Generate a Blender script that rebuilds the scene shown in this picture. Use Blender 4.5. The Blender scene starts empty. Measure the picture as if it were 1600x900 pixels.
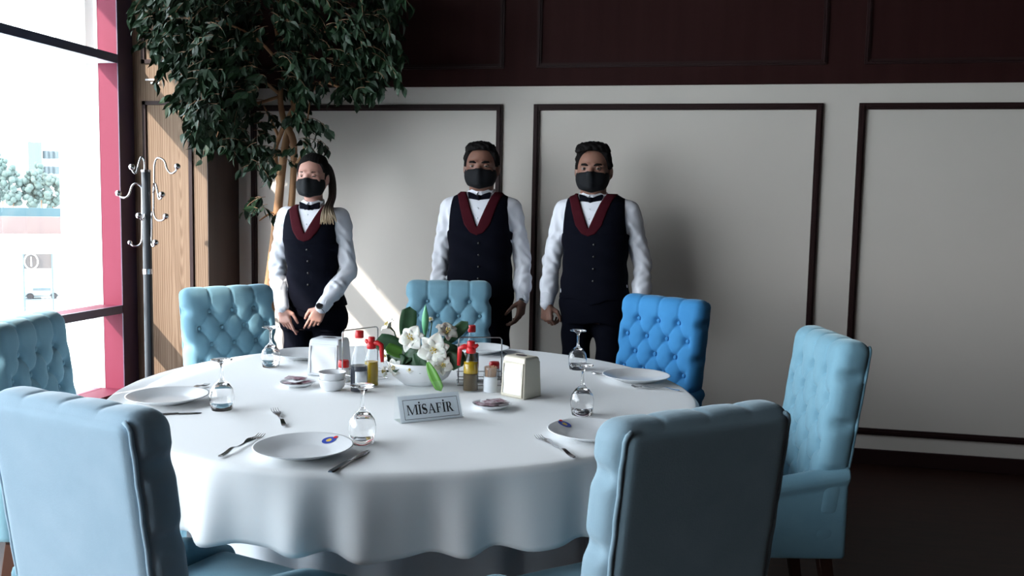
import bpy, math, random
import numpy as np
from mathutils import Vector, Matrix
PI = math.pi
SC = bpy.context.scene
COL = SC.collection

# ------------------------------------------------------------------ camera
FPX = 1373.2
CH = 1.37
RM = np.array([[0.9803038577548278, 0.1965495626650264, 0.019308485907152576],
               [-0.036796151485232735, 0.0857142768147149, 0.9956400484040435],
               [-0.19403760317968177, 0.9767401559096038, -0.09125829488855826]])
cam_d = bpy.data.cameras.new('camera'); cam = bpy.data.objects.new('camera', cam_d); COL.objects.link(cam)
cam_d.sensor_width = 36; cam_d.lens = FPX / 1600 * 36; cam_d.clip_start = 0.05; cam_d.clip_end = 2000
m3 = Matrix((RM[0], RM[1], -RM[2])).transposed()
cam.matrix_world = Matrix.Translation((0, 0, CH)) @ m3.to_4x4()
SC.camera = cam
def ray(u, v): return RM.T @ np.array([(u - 800) / FPX, (450 - v) / FPX, 1.0])
def atz(u, v, z=0.75):
    d = ray(u, v); t = (z - CH) / d[2]; return Vector((t * d[0], t * d[1], z))
def aty(u, v, Y):
    d = ray(u, v); t = Y / d[1]; return Vector((t * d[0], Y, CH + t * d[2]))

# ------------------------------------------------------------------ light
EXPOSURE = 0.52
WORLD = 7.5
SUN = 6.5
SC.view_settings.view_transform = 'Standard'; SC.view_settings.look = 'None'
SC.view_settings.gamma = 1; SC.view_settings.use_curve_mapping = False
SC.view_settings.exposure = EXPOSURE
w = bpy.data.worlds.new('sky'); SC.world = w; w.use_nodes = True
nt = w.node_tree; bg = nt.nodes['Background']
geo = nt.nodes.new('ShaderNodeNewGeometry'); sep = nt.nodes.new('ShaderNodeSeparateXYZ'); rmp = nt.nodes.new('ShaderNodeValToRGB')
tc = nt.nodes.new('ShaderNodeTexCoord')
nt.links.new(tc.outputs['Generated'], sep.inputs[0]); nt.links.new(sep.outputs['Z'], rmp.inputs[0]); nt.links.new(rmp.outputs[0], bg.inputs[0])
nt.nodes.remove(geo)
rmp.color_ramp.elements[0].color = (0.90, 0.955, 1.0, 1); rmp.color_ramp.elements[0].position = 0.0
rmp.color_ramp.elements[1].color = (0.72, 0.86, 1.0, 1); rmp.color_ramp.elements[1].position = 0.9
bg.inputs[1].default_value = WORLD
sd = bpy.data.lights.new('sun', 'SUN'); sun = bpy.data.objects.new('sun', sd); COL.objects.link(sun)
sd.energy = SUN; sd.angle = math.radians(0.55); sd.color = (1.0, 0.93, 0.84)
sun.rotation_euler = Vector((0.60, 1.0, -0.64)).to_track_quat('-Z', 'Y').to_euler()
def portal(loc, sx, sy, rot):
    l = bpy.data.lights.new('window_portal', 'AREA'); o = bpy.data.objects.new('window_portal', l); COL.objects.link(o)
    l.shape = 'RECTANGLE'; l.size = sx; l.size_y = sy; l.cycles.is_portal = True
    o.location = loc; o.rotation_euler = rot
portal((-3.45, 0.25, 1.75), 3.1, 9.0, (0, math.radians(-90), 0))

# ------------------------------------------------------------------ materials
def nd(nt, t, **k):
    n = nt.nodes.new(t)
    for a, b in k.items(): setattr(n, a, b)
    return n
def mat(name, col, rough=0.6, metal=0.0, spec=0.5, sheen=0.0, sheen_tint=(1, 1, 1), trans=0.0, ior=1.45, coat=0.0,
        noise=None, bump=None, alpha=1.0, emis=None, sss=0.0):
    m = bpy.data.materials.new(name); m.use_nodes = True; nt = m.node_tree; p = nt.nodes['Principled BSDF']
    p.inputs['Base Color'].default_value = (*col, 1); p.inputs['Roughness'].default_value = rough
    p.inputs['Metallic'].default_value = metal; p.inputs['Specular IOR Level'].default_value = spec
    p.inputs['Sheen Weight'].default_value = sheen; p.inputs['Sheen Tint'].default_value = (*sheen_tint, 1)
    p.inputs['Sheen Roughness'].default_value = 0.4
    p.inputs['Transmission Weight'].default_value = trans; p.inputs['IOR'].default_value = ior
    p.inputs['Coat Weight'].default_value = coat; p.inputs['Alpha'].default_value = alpha
    p.inputs['Subsurface Weight'].default_value = sss; p.inputs['Subsurface Scale'].default_value = 0.01
    tcn = nd(nt, 'ShaderNodeTexCoord')
    if noise:      # (scale, second colour, stretch xyz, contrast)
        sc_, c2, st = noise[:3]
        mp = nd(nt, 'ShaderNodeMapping'); mp.inputs['Scale'].default_value = st
        nz = nd(nt, 'ShaderNodeTexNoise'); nz.inputs['Scale'].default_value = sc_; nz.inputs['Detail'].default_value = 4
        rp = nd(nt, 'ShaderNodeValToRGB'); rp.color_ramp.elements[0].position = 0.35; rp.color_ramp.elements[1].position = 0.65
        rp.color_ramp.elements[0].color = (*col, 1); rp.color_ramp.elements[1].color = (*c2, 1)
        nt.links.new(tcn.outputs['Object'], mp.inputs[0]); nt.links.new(mp.outputs[0], nz.inputs[0])
        nt.links.new(nz.outputs[0], rp.inputs[0]); nt.links.new(rp.outputs[0], p.inputs['Base Color'])
    if bump:       # (scale, strength, distance)
        nz = nd(nt, 'ShaderNodeTexNoise'); nz.inputs['Scale'].default_value = bump[0]; nz.inputs['Detail'].default_value = 3
        bp = nd(nt, 'ShaderNodeBump'); bp.inputs['Strength'].default_value = bump[1]; bp.inputs['Distance'].default_value = bump[2]
        nt.links.new(tcn.outputs['Object'], nz.inputs[0]); nt.links.new(nz.outputs[0], bp.inputs['Height']); nt.links.new(bp.outputs[0], p.inputs['Normal'])
    if emis:
        p.inputs['Emission Color'].default_value = (*emis[0], 1); p.inputs['Emission Strength'].default_value = emis[1]
    return m
def wood_mat(name, c1, c2, axis='Z', scale=9.0, rough=0.45, rings=(0.9, 0.16)):
    m = bpy.data.materials.new(name); m.use_nodes = True; nt = m.node_tree; p = nt.nodes['Principled BSDF']
    tcn = nd(nt, 'ShaderNodeTexCoord'); mp = nd(nt, 'ShaderNodeMapping')
    st = {'Z': (1, 1, 0.10), 'Y': (1, 0.10, 1), 'X': (0.10, 1, 1)}[axis]
    mp.inputs['Scale'].default_value = st
    wv = nd(nt, 'ShaderNodeTexWave', wave_type='RINGS', rings_direction='SPHERICAL'); wv.inputs['Scale'].default_value = scale
    wv.inputs['Distortion'].default_value = 3.0; wv.inputs['Detail'].default_value = 3; wv.inputs['Detail Scale'].default_value = 1.5
    mp2 = nd(nt, 'ShaderNodeMapping'); mp2.inputs['Scale'].default_value = [v * 1.0 if v < 1 else 14 for v in st]
    nz = nd(nt, 'ShaderNodeTexNoise'); nz.inputs['Scale'].default_value = 8; nz.inputs['Detail'].default_value = 5
    mx = nd(nt, 'ShaderNodeMix', data_type='FLOAT'); mx.inputs[0].default_value = 0.55
    rp = nd(nt, 'ShaderNodeValToRGB'); rp.color_ramp.elements[0].position = 0.25; rp.color_ramp.elements[1].position = 0.7
    rp.color_ramp.elements[0].color = (*c2, 1); rp.color_ramp.elements[1].color = (*c1, 1)
    L = nt.links.new
    L(tcn.outputs['Object'], mp.inputs[0]); L(mp.outputs[0], wv.inputs[0]); L(tcn.outputs['Object'], mp2.inputs[0]); L(mp2.outputs[0], nz.inputs[0])
    L(wv.outputs['Fac'], mx.inputs[2]); L(nz.outputs[0], mx.inputs[3]); L(mx.outputs[0], rp.inputs[0]); L(rp.outputs[0], p.inputs['Base Color'])
    p.inputs['Roughness'].default_value = rough
    return m
def oak_mat(x0=-2.925):
    m = bpy.data.materials.new('oak_veneer'); m.use_nodes = True; nt = m.node_tree; p = nt.nodes['Principled BSDF']; L = nt.links.new
    t = nd(nt, 'ShaderNodeTexCoord'); s_ = nd(nt, 'ShaderNodeSeparateXYZ'); L(t.outputs['Object'], s_.inputs[0])
    def mth(op, a, b=None):
        n = nd(nt, 'ShaderNodeMath', operation=op)
        for i, v in enumerate((a, b)):
            if v is None: continue
            if isinstance(v, (int, float)): n.inputs[i].default_value = v
            else: L(v, n.inputs[i])
        return n.outputs[0]
    nz = nd(nt, 'ShaderNodeTexNoise'); nz.inputs['Scale'].default_value = 2.2; nz.inputs['Detail'].default_value = 3; L(t.outputs['Object'], nz.inputs[0])
    wob = mth('MULTIPLY', mth('SUBTRACT', nz.outputs[0], .5), .05)
    dx = mth('ABSOLUTE', mth('ADD', mth('SUBTRACT', s_.outputs['X'], x0), wob))
    g = mth('EXPONENT', mth('MULTIPLY', mth('MULTIPLY', dx, dx), -900))
    ph = mth('ADD', mth('MULTIPLY', dx, 70), mth('MULTIPLY', mth('MULTIPLY', s_.outputs['Z'], g), 9))
    wv = mth('SINE', mth('MULTIPLY', ph, 6.2832))
    mp = nd(nt, 'ShaderNodeMapping'); mp.inputs['Scale'].default_value = (150, 150, 3); L(t.outputs['Object'], mp.inputs[0])
    fn = nd(nt, 'ShaderNodeTexNoise'); fn.inputs['Scale'].default_value = 1; fn.inputs['Detail'].default_value = 3; L(mp.outputs[0], fn.inputs[0])
    v = mth('ADD', mth('MULTIPLY', wv, .22), fn.outputs[0])
    rp = nd(nt, 'ShaderNodeValToRGB'); rp.color_ramp.elements[0].position = .2; rp.color_ramp.elements[1].position = .8
    rp.color_ramp.elements[0].color = (.135, .086, .055, 1); rp.color_ramp.elements[1].color = (.215, .148, .101, 1)
    L(v, rp.inputs[0]); L(rp.outputs[0], p.inputs['Base Color']); p.inputs['Roughness'].default_value = .65; p.inputs['Specular IOR Level'].default_value = .2; return m
M = {}
M['cream'] = mat('cream_wall_paint', (0.63, 0.59, 0.54), 0.6, noise=(2.0, (0.61, 0.575, 0.525), (1, 1, 1)))
M['dark_panel'] = mat('dark_wood_panel', (0.022, 0.006, 0.0055), 0.7, spec=0.15, noise=(3.0, (0.026, 0.008, 0.0075), (6, 6, .4)))
M['dark_trim'] = mat('dark_wood_trim', (0.020, 0.008, 0.008), 0.55, spec=0.25)
M['pillar_side'] = mat('pillar_side_wood', (0.050, 0.030, 0.026), 0.5, noise=(3, (0.038, 0.022, 0.02), (6, 6, .4)))  # wood of the unlit pillar side, its shade put into the colour
M['oak'] = oak_mat()
M['floor'] = mat('floor_boards', (0.034, 0.013, 0.009), 0.5, spec=0.2, noise=(4, (0.024, 0.009, 0.007), (1, 8, 1)))
M['ceiling'] = mat('ceiling_paint', (0.12, 0.10, 0.09), 0.9)
M['far_wall'] = mat('far_wall_paint', (0.06, 0.045, 0.04), 0.9)
M['red_frame'] = mat('red_painted_metal', (0.15, 0.020, 0.042), 0.6, spec=0.2)
M['frame_in'] = mat('plum_painted_metal', (0.070, 0.045, 0.080), 0.35)
M['transom'] = mat('slate_painted_metal', (0.085, 0.085, 0.15), 0.35)  # bluish lens glare on the transom fronts is put into this colour
M['gasket'] = mat('white_gasket', (0.8, 0.8, 0.8), 0.5)
M['chrome'] = mat('chrome', (0.50, 0.50, 0.52), 0.2, 1.0)
M['steel'] = mat('cutlery_steel', (0.55, 0.56, 0.58), 0.22, 1.0)
M['black_metal'] = mat('black_painted_metal', (0.018, 0.022, 0.028), 0.35)
M['porcelain'] = mat('white_porcelain', (0.80, 0.82, 0.84), 0.28, coat=0.1)
M['cloth'] = mat('white_table_linen', (0.87, 0.885, 0.89), 0.75, sheen=0.15, bump=(900, 0.12, 0.0006))
M['skirt'] = mat('pale_skirt_linen', (0.74, 0.80, 0.86), 0.8, sheen=0.2, bump=(700, 0.1, 0.0006))
M['velvet'] = mat('light_blue_velvet', (0.125, 0.295, 0.49), 0.75, sheen=0.55, sheen_tint=(0.7, 0.85, 1.0), noise=(9, (0.14, 0.32, 0.525), (1, 1, 1)), bump=(260, 0.25, 0.0015), spec=0.2)
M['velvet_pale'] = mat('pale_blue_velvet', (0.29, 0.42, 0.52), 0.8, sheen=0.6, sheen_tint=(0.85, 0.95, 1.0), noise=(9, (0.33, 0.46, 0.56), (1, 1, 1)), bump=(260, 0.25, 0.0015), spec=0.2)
M['velvet_grey'] = mat('greyish_blue_velvet', (0.19, 0.29, 0.35), 0.8, sheen=0.4, sheen_tint=(0.8, 0.93, 1.0), noise=(9, (0.22, 0.32, 0.385), (1, 1, 1)), bump=(260, 0.25, 0.0015), spec=0.2)  # pale velvet darkened: the near right chair's shade is in the colour
M['velvet_teal'] = mat('faded_teal_velvet', (0.155, 0.31, 0.40), 0.8, sheen=0.5, sheen_tint=(0.75, 0.95, 1.0), noise=(9, (0.18, 0.345, 0.435), (1, 1, 1)), bump=(260, 0.25, 0.0015), spec=0.2)
M['velvet_sat'] = mat('sky_blue_velvet', (0.040, 0.21, 0.46), 0.8, sheen=0.3, sheen_tint=(0.5, 0.8, 1.0), noise=(9, (0.048, 0.235, 0.50), (1, 1, 1)), bump=(260, 0.25, 0.0015), spec=0.2)
M['leg_wood'] = mat('dark_leg_wood', (0.045, 0.020, 0.014), 0.35)
M['skin_f'] = mat('skin_light', (0.46, 0.25, 0.20), 0.5, sss=0.08)
M['skin_m'] = mat('skin_tan', (0.25, 0.128, 0.092), 0.5, sss=0.08)
M['skin_d'] = mat('skin_brown', (0.20, 0.098, 0.070), 0.5, sss=0.08)
M['shirt'] = mat('white_shirt_cotton', (0.74, 0.76, 0.82), 0.8, bump=(30, 0.25, 0.004))
M['vest'] = mat('black_waistcoat_cloth', (0.0035, 0.004, 0.008), 0.9, spec=0.06)
M['lapel'] = mat('burgundy_lapel_cloth', (0.042, 0.004, 0.008), 0.85, spec=0.1)
M['trouser'] = mat('black_trouser_cloth', (0.0035, 0.004, 0.008), 0.9, spec=0.06)
M['apron'] = mat('dark_navy_cloth', (0.016, 0.018, 0.030), 0.8)
M['mask'] = mat('black_mask_cloth', (0.008, 0.009, 0.011), 0.75, spec=0.2)
M['hair'] = mat('black_hair', (0.006, 0.005, 0.005), 0.8, spec=0.15, bump=(160, 0.5, 0.003))
M['eye_white'] = mat('eye_white', (0.20, 0.18, 0.17), 0.3)
M['iris'] = mat('dark_iris', (0.02, 0.012, 0.008), 0.2)
M['shoe'] = mat('black_shoe_leather', (0.012, 0.012, 0.012), 0.3)
M['leaf'] = mat('ficus_leaf', (0.009, 0.023, 0.012), 0.5, spec=0.3, noise=(7, (0.015, 0.040, 0.016), (1, 1, 1)))
M['leaf2'] = mat('silk_leaf', (0.018, 0.060, 0.026), 0.45, noise=(20, (0.030, 0.085, 0.035), (1, 1, 1)))
M['leaf_bright'] = mat('bright_green_leaf', (0.12, 0.32, 0.05), 0.4)
M['bud'] = mat('pale_green_bud', (0.14, 0.46, 0.24), 0.4)
M['petal'] = mat('white_petal', (0.74, 0.72, 0.66), 0.6, sss=0.1)
M['petal_in'] = mat('yellow_stamen', (0.55, 0.42, 0.10), 0.6)
M['bark'] = mat('pale_bark', (0.42, 0.23, 0.11), 0.7, noise=(12, (0.30, 0.155, 0.075), (1, 1, .2)))
M['twig'] = mat('brown_twig', (0.20, 0.11, 0.06), 0.7)
M['red_plastic'] = mat('red_plastic', (0.55, 0.016, 0.020), 0.3)
M['cream_plastic'] = mat('cream_plastic', (0.66, 0.61, 0.50), 0.35)
M['white_plastic'] = mat('white_plastic', (0.72, 0.76, 0.80), 0.3)
M['napkin'] = mat('napkin_paper', (0.85, 0.87, 0.88), 0.85)
M['dark_print'] = mat('dark_print', (0.05, 0.04, 0.05), 0.5)
M['oil'] = mat('olive_oil', (0.42, 0.27, 0.01), 0.05, spec=0.5)
M['oil_dark'] = mat('dark_dressing', (0.07, 0.045, 0.015), 0.1)
M['sauce'] = mat('dark_vinegar', (0.006, 0.008, 0.018), 0.08)
M['pick'] = mat('toothpick_wood', (0.62, 0.38, 0.24), 0.7)
M['paper'] = mat('white_card', (0.80, 0.82, 0.85), 0.6)
M['ink'] = mat('black_ink', (0.012, 0.012, 0.015), 0.6)
M['logo_blue'] = mat('blue_print', (0.05, 0.09, 0.42), 0.25)
M['logo_red'] = mat('red_print', (0.65, 0.03, 0.03), 0.25)
M['logo_yellow'] = mat('yellow_print', (0.75, 0.50, 0.10), 0.25)
M['sachet'] = mat('printed_sachet', (0.62, 0.55, 0.58), 0.35, noise=(60, (0.22, 0.06, 0.10), (1, 1, 1)))
M['terracotta'] = mat('terracotta_pot', (0.35, 0.12, 0.06), 0.7)
M['soil'] = mat('pot_soil', (0.04, 0.025, 0.018), 0.95)
M['watch_glass'] = mat('black_watch_glass', (0.01, 0.01, 0.012), 0.08)
M['velvet_button'] = M['velvet']
def glass_mat(name, tint=(1, 1, 1), rough=0.0):
    m = bpy.data.materials.new(name); m.use_nodes = True; nt = m.node_tree
    nt.nodes.remove(nt.nodes['Principled BSDF'])
    g = nd(nt, 'ShaderNodeBsdfGlass'); g.inputs['Color'].default_value = (*tint, 1); g.inputs['Roughness'].default_value = rough; g.inputs['IOR'].default_value = 1.45
    nt.links.new(g.outputs[0], nt.nodes['Material Output'].inputs[0]); return m
def thin_glass(name, tint=(1, 1, 1), refl=0.35):
    m = bpy.data.materials.new(name); m.use_nodes = True; nt = m.node_tree
    nt.nodes.remove(nt.nodes['Principled BSDF'])
    t = nd(nt, 'ShaderNodeBsdfTransparent'); t.inputs[0].default_value = (*tint, 1)
    g = nd(nt, 'ShaderNodeBsdfGlossy'); g.inputs['Roughness'].default_value = 0.03
    lw = nd(nt, 'ShaderNodeLayerWeight'); lw.inputs[0].default_value = refl
    mt = nd(nt, 'ShaderNodeMath', operation='MULTIPLY_ADD'); mt.inputs[1].default_value = 0.5; mt.inputs[2].default_value = 0.03
    nt.links.new(lw.outputs['Facing'], mt.inputs[0])
    mx = nd(nt, 'ShaderNodeMixShader')
    nt.links.new(mt.outputs[0], mx.inputs[0]); nt.links.new(t.outputs[0], mx.inputs[1]); nt.links.new(g.outputs[0], mx.inputs[2])
    nt.links.new(mx.outputs[0], nt.nodes['Material Output'].inputs[0]); return m
pm = M['paper']; nt = pm.node_tree; tl = nd(nt, 'ShaderNodeBsdfTranslucent'); tl.inputs[0].default_value = (.9, .93, .96, 1); mx = nd(nt, 'ShaderNodeMixShader'); mx.inputs[0].default_value = .45
nt.links.new(nt.nodes['Principled BSDF'].outputs[0], mx.inputs[1]); nt.links.new(tl.outputs[0], mx.inputs[2]); nt.links.new(mx.outputs[0], nt.nodes['Material Output'].inputs[0])
M['pane'] = thin_glass('window_glass', (1, 1, 1), 0.05)
M['glass'] = glass_mat('clear_glass', (1.0, 1.0, 1.0))
M['thin'] = thin_glass('thin_glass', (0.97, 0.99, 1.0), 0.08)

# ------------------------------------------------------------------ mesh helpers
def link(o, parent=None):
    COL.objects.link(o)
    if parent is not None: o.parent = parent
    return o
def mk(name, V, F, m=None, parent=None, smooth=True, loc=None):
    me = bpy.data.meshes.new(name)
    V = np.asarray(V, dtype=np.float32)
    if isinstance(F, np.ndarray):
        n = F.shape[1]; nf = len(F)
        me.vertices.add(len(V)); me.vertices.foreach_set('co', V.ravel())
        me.loops.add(nf * n); me.loops.foreach_set('vertex_index', F.astype(np.int32).ravel())
        me.polygons.add(nf); me.polygons.foreach_set('loop_start', np.arange(0, nf * n, n, dtype=np.int32))
        me.update(calc_edges=True); me.validate()
    else:
        me.from_pydata([tuple(map(float, v)) for v in V], [], F); me.update()
    if m is not None:
        for q in (m if isinstance(m, (list, tuple)) else [m]): me.materials.append(q)
    if smooth: me.polygons.foreach_set('use_smooth', [True] * len(me.polygons))
    o = bpy.data.objects.new(name, me); link(o, parent)
    if loc is not None: o.location = loc
    return o
class MB:
    def __init__(s): s.v = []; s.f = []
    def add(s, V, F):
        n = len(s.v); s.v += [tuple(v) for v in V]; s.f += [tuple(i + n for i in f) for f in F]; return s
    def box(s, a, b, xf=None):
        x0, y0, z0 = a; x1, y1, z1 = b
        V = [(x0, y0, z0), (x1, y0, z0), (x1, y1, z0), (x0, y1, z0), (x0, y0, z1), (x1, y0, z1), (x1, y1, z1), (x0, y1, z1)]
        if xf is not None: V = [xf @ Vector(v) for v in V]
        return s.add(V, [(0, 3, 2, 1), (4, 5, 6, 7), (0, 1, 5, 4), (1, 2, 6, 5), (2, 3, 7, 6), (3, 0, 4, 7)])
    def tube(s, P, r, n=8, cap=True):
        P = [Vector(p) for p in P]; R = r if isinstance(r, (list, tuple)) else [r] * len(P)
        base = []; up = Vector((0.13, 0.31, 0.94)).normalized(); prev = None
        for i, p in enumerate(P):
            d = (P[min(i + 1, len(P) - 1)] - P[max(i - 1, 0)]).normalized()
            if prev is None:
                a = d.cross(up)
                if a.length < 1e-3: a = d.cross(Vector((1, 0, 0)))
                a.normalize()
            else:
                a = prev - d * prev.dot(d)
                if a.length < 1e-5: a = d.cross(up)
                a.normalize()
            prev = a; b = d.cross(a)
            base.append([p + (a * math.cos(2 * PI * k / n) + b * math.sin(2 * PI * k / n)) * R[i] for k in range(n)])
        V = [v for ring in base for v in ring]; F = []
        for i in range(len(P) - 1):
            for k in range(n): F.append((i * n + k, i * n + (k + 1) % n, (i + 1) * n + (k + 1) % n, (i + 1) * n + k))
        if cap: F.append(tuple(range(n - 1, -1, -1))); F.append(tuple((len(P) - 1) * n + k for k in range(n)))
        return s.add(V, F)
    def lathe(s, prof, n=32, c=(0, 0, 0), sx=1, sy=1):
        V = []; F = []
        for r, z in prof:
            for k in range(n): V.append((c[0] + sx * r * math.cos(2 * PI * k / n), c[1] + sy * r * math.sin(2 * PI * k / n), c[2] + z))
        for i in range(len(prof) - 1):
            for k in range(n): F.append((i * n + k, i * n + (k + 1) % n, (i + 1) * n + (k + 1) % n, (i + 1) * n + k))
        F.append(tuple(range(n - 1, -1, -1))); F.append(tuple((len(prof) - 1) * n + k for k in range(n)))
        return s.add(V, F)
    def poly(s, pts, d):
        """prism from a polygon pts (3-D points), extruded by vector d"""
        n = len(pts); d = Vector(d); A = [Vector(p) for p in pts]
        return s.add(A + [p + d for p in A], [tuple(range(n - 1, -1, -1)), tuple(range(n, 2 * n))] + [(i, (i + 1) % n, n + (i + 1) % n, n + i) for i in range(n)])
    def ball(s, c, r, n=12, m=8, sc=(1, 1, 1)):
        V = []; F = []
        for i in range(m + 1):
            t = PI * i / m
            for k in range(n): V.append((c[0] + sc[0] * r * math.sin(t) * math.cos(2 * PI * k / n), c[1] + sc[1] * r * math.sin(t) * math.sin(2 * PI * k / n), c[2] - sc[2] * r * math.cos(t)))
        for i in range(m):
            for k in range(n): F.append((i * n + k, i * n + (k + 1) % n, (i + 1) * n + (k + 1) % n, (i + 1) * n + k))
        return s.add(V, F)
    def build(s, name, m, parent=None, smooth=False, bevel=0, auto=None, loc=None, seg=2):
        o = mk(name, s.v, s.f, m, parent, smooth, loc)
        if bevel:
            b = o.modifiers.new('bevel', 'BEVEL'); b.width = bevel; b.segments = seg; b.limit_method = 'ANGLE'; b.angle_limit = 0.6
            for p in o.data.polygons: p.use_smooth = True
            if auto is None: auto = 35
        if auto: o.data.set_sharp_from_angle(angle=math.radians(auto))
        return o
def tag(o, label=None, cat=None, group=None, kind=None):
    if label: o['label'] = label
    if cat: o['category'] = cat
    if group: o['group'] = group
    if kind: o['kind'] = kind
    return o
def empty(name, loc=(0, 0, 0), rz=0.0):
    o = bpy.data.objects.new(name, None); COL.objects.link(o); o.empty_display_size = 0.1
    o.location = loc; o.rotation_euler = (0, 0, rz); return o
def dup(root, loc, rz):
    r = root.copy(); COL.objects.link(r); r.location = loc; r.rotation_euler = (0, 0, rz)
    for ch in list(root.children):
        c = ch.copy(); COL.objects.link(c); c.parent = r
        for g in list(ch.children):
            d = g.copy(); COL.objects.link(d); d.parent = c
    return r
def struct(o): o['kind'] = 'structure'; return o

# ------------------------------------------------------------------ signed-distance modelling
def sstep(a, b, x):
    t = np.clip((x - a) / (b - a), 0, 1); return t * t * (3 - 2 * t)
def MX(L):
    r = L[0]
    for a in L[1:]: r = np.maximum(r, a)
    return r
class Field:
    def __init__(s, lo, hi, h):
        s.lo = np.array(lo, float); s.h = h
        n = np.ceil((np.array(hi) - s.lo) / h).astype(int) + 1; s.n = n
        s.ax = [s.lo[i] + h * np.arange(n[i]) for i in range(3)]
        s.F = np.full(n, 1.0, np.float32)
    def sl(s, a, b):
        i0 = np.clip(((np.array(a) - s.lo) / s.h).astype(int), 0, s.n - 1); i1 = np.clip(((np.array(b) - s.lo) / s.h).astype(int) + 2, 1, s.n)
        return tuple(slice(i0[k], max(i1[k], i0[k] + 1)) for k in range(3))
    def grid(s, q=None):
        if q is None: q = tuple(slice(0, k) for k in s.n)
        return (s.ax[0][q[0]][:, None, None], s.ax[1][q[1]][None, :, None], s.ax[2][q[2]][None, None, :])
    def put(s, q, d, k, sub=False):
        A = s.F[q]; d = d.astype(np.float32)
        if sub:
            d = -d; A[...] = np.maximum(A, d) + (np.maximum(k - np.abs(A - d), 0) ** 2 / (4 * k) if k > 0 else 0)
        else:
            A[...] = np.minimum(A, d) - (np.maximum(k - np.abs(A - d), 0) ** 2 / (4 * k) if k > 0 else 0)
    def cone(s, a, b, ra, rb=None, k=0.01, flat=None):
        rb = ra if rb is None else rb; a = np.array(a, float); b = np.array(b, float); R = max(ra, rb) + k + 0.03
        q = s.sl(np.minimum(a, b) - R, np.maximum(a, b) + R); X, Y, Z = s.grid(q); ba = b - a; L = max(ba @ ba, 1e-12)
        t = np.clip(((X - a[0]) * ba[0] + (Y - a[1]) * ba[1] + (Z - a[2]) * ba[2]) / L, 0, 1)
        d = np.sqrt((X - a[0] - t * ba[0]) ** 2 + (Y - a[1] - t * ba[1]) ** 2 + (Z - a[2] - t * ba[2]) ** 2) - (ra + (rb - ra) * t)
        s.put(q, d, k); return s
    def ell(s, c, r, k=0.01, sub=False, rot=None):
        c = np.array(c, float); r = np.array(r, float); R = r.max() + k + 0.03
        q = s.sl(c - R, c + R); X, Y, Z = s.grid(q); X = X - c[0]; Y = Y - c[1]; Z = Z - c[2]
        if rot is not None:
            Rm = np.array(rot); X, Y, Z = (Rm[0][0] * X + Rm[0][1] * Y + Rm[0][2] * Z, Rm[1][0] * X + Rm[1][1] * Y + Rm[1][2] * Z, Rm[2][0] * X + Rm[2][1] * Y + Rm[2][2] * Z)
        k0 = np.sqrt((X / r[0]) ** 2 + (Y / r[1]) ** 2 + (Z / r[2]) ** 2); k1 = np.sqrt((X / r[0] ** 2) ** 2 + (Y / r[1] ** 2) ** 2 + (Z / r[2] ** 2) ** 2) + 1e-9
        s.put(q, k0 * (k0 - 1) / k1, k, sub); return s
    def box(s, c, hs, r, k=0.0, sub=False):
        c = np.array(c, float); hs = np.array(hs, float); R = hs + k + 0.04
        q = s.sl(c - R, c + R); X, Y, Z = s.grid(q)
        dx = np.abs(X - c[0]) - hs[0] + r; dy = np.abs(Y - c[1]) - hs[1] + r; dz = np.abs(Z - c[2]) - hs[2] + r
        d = np.sqrt(np.maximum(dx, 0) ** 2 + np.maximum(dy, 0) ** 2 + np.maximum(dz, 0) ** 2) + np.minimum(np.maximum(dx, np.maximum(dy, dz)), 0) - r
        s.put(q, d, k, sub); return s
    def loft(s, tab, k=0.02, off=0.0, cx=0.0, e=2.3):
        tab = np.array(tab, float); z0, z1 = tab[0, 0], tab[-1, 0]
        q = s.sl((cx + -tab[:, 1].max() - 0.05, -0.25, z0 - 0.04), (cx + tab[:, 1].max() + 0.05, 0.25, z1 + 0.04)); X, Y, Z = s.grid(q)
        a = np.interp(Z, tab[:, 0], tab[:, 1]) + off; b = np.interp(Z, tab[:, 0], tab[:, 2]) + off; cy = np.interp(Z, tab[:, 0], tab[:, 3])
        d = ((np.abs((X - cx) / a) ** e + np.abs((Y - cy) / b) ** e) ** (1 / e) - 1) * np.minimum(a, b)
        d = np.maximum(d, np.maximum(Z - z1, z0 - Z)); s.put(q, d, k); return s
    def mesh(s, name, m, parent=None, it=1):
        V, F = nets(s.F, s.lo, s.h)
        for _ in range(it): V = relax(V, F)
        return mk(name, V, F, m, parent)
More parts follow.
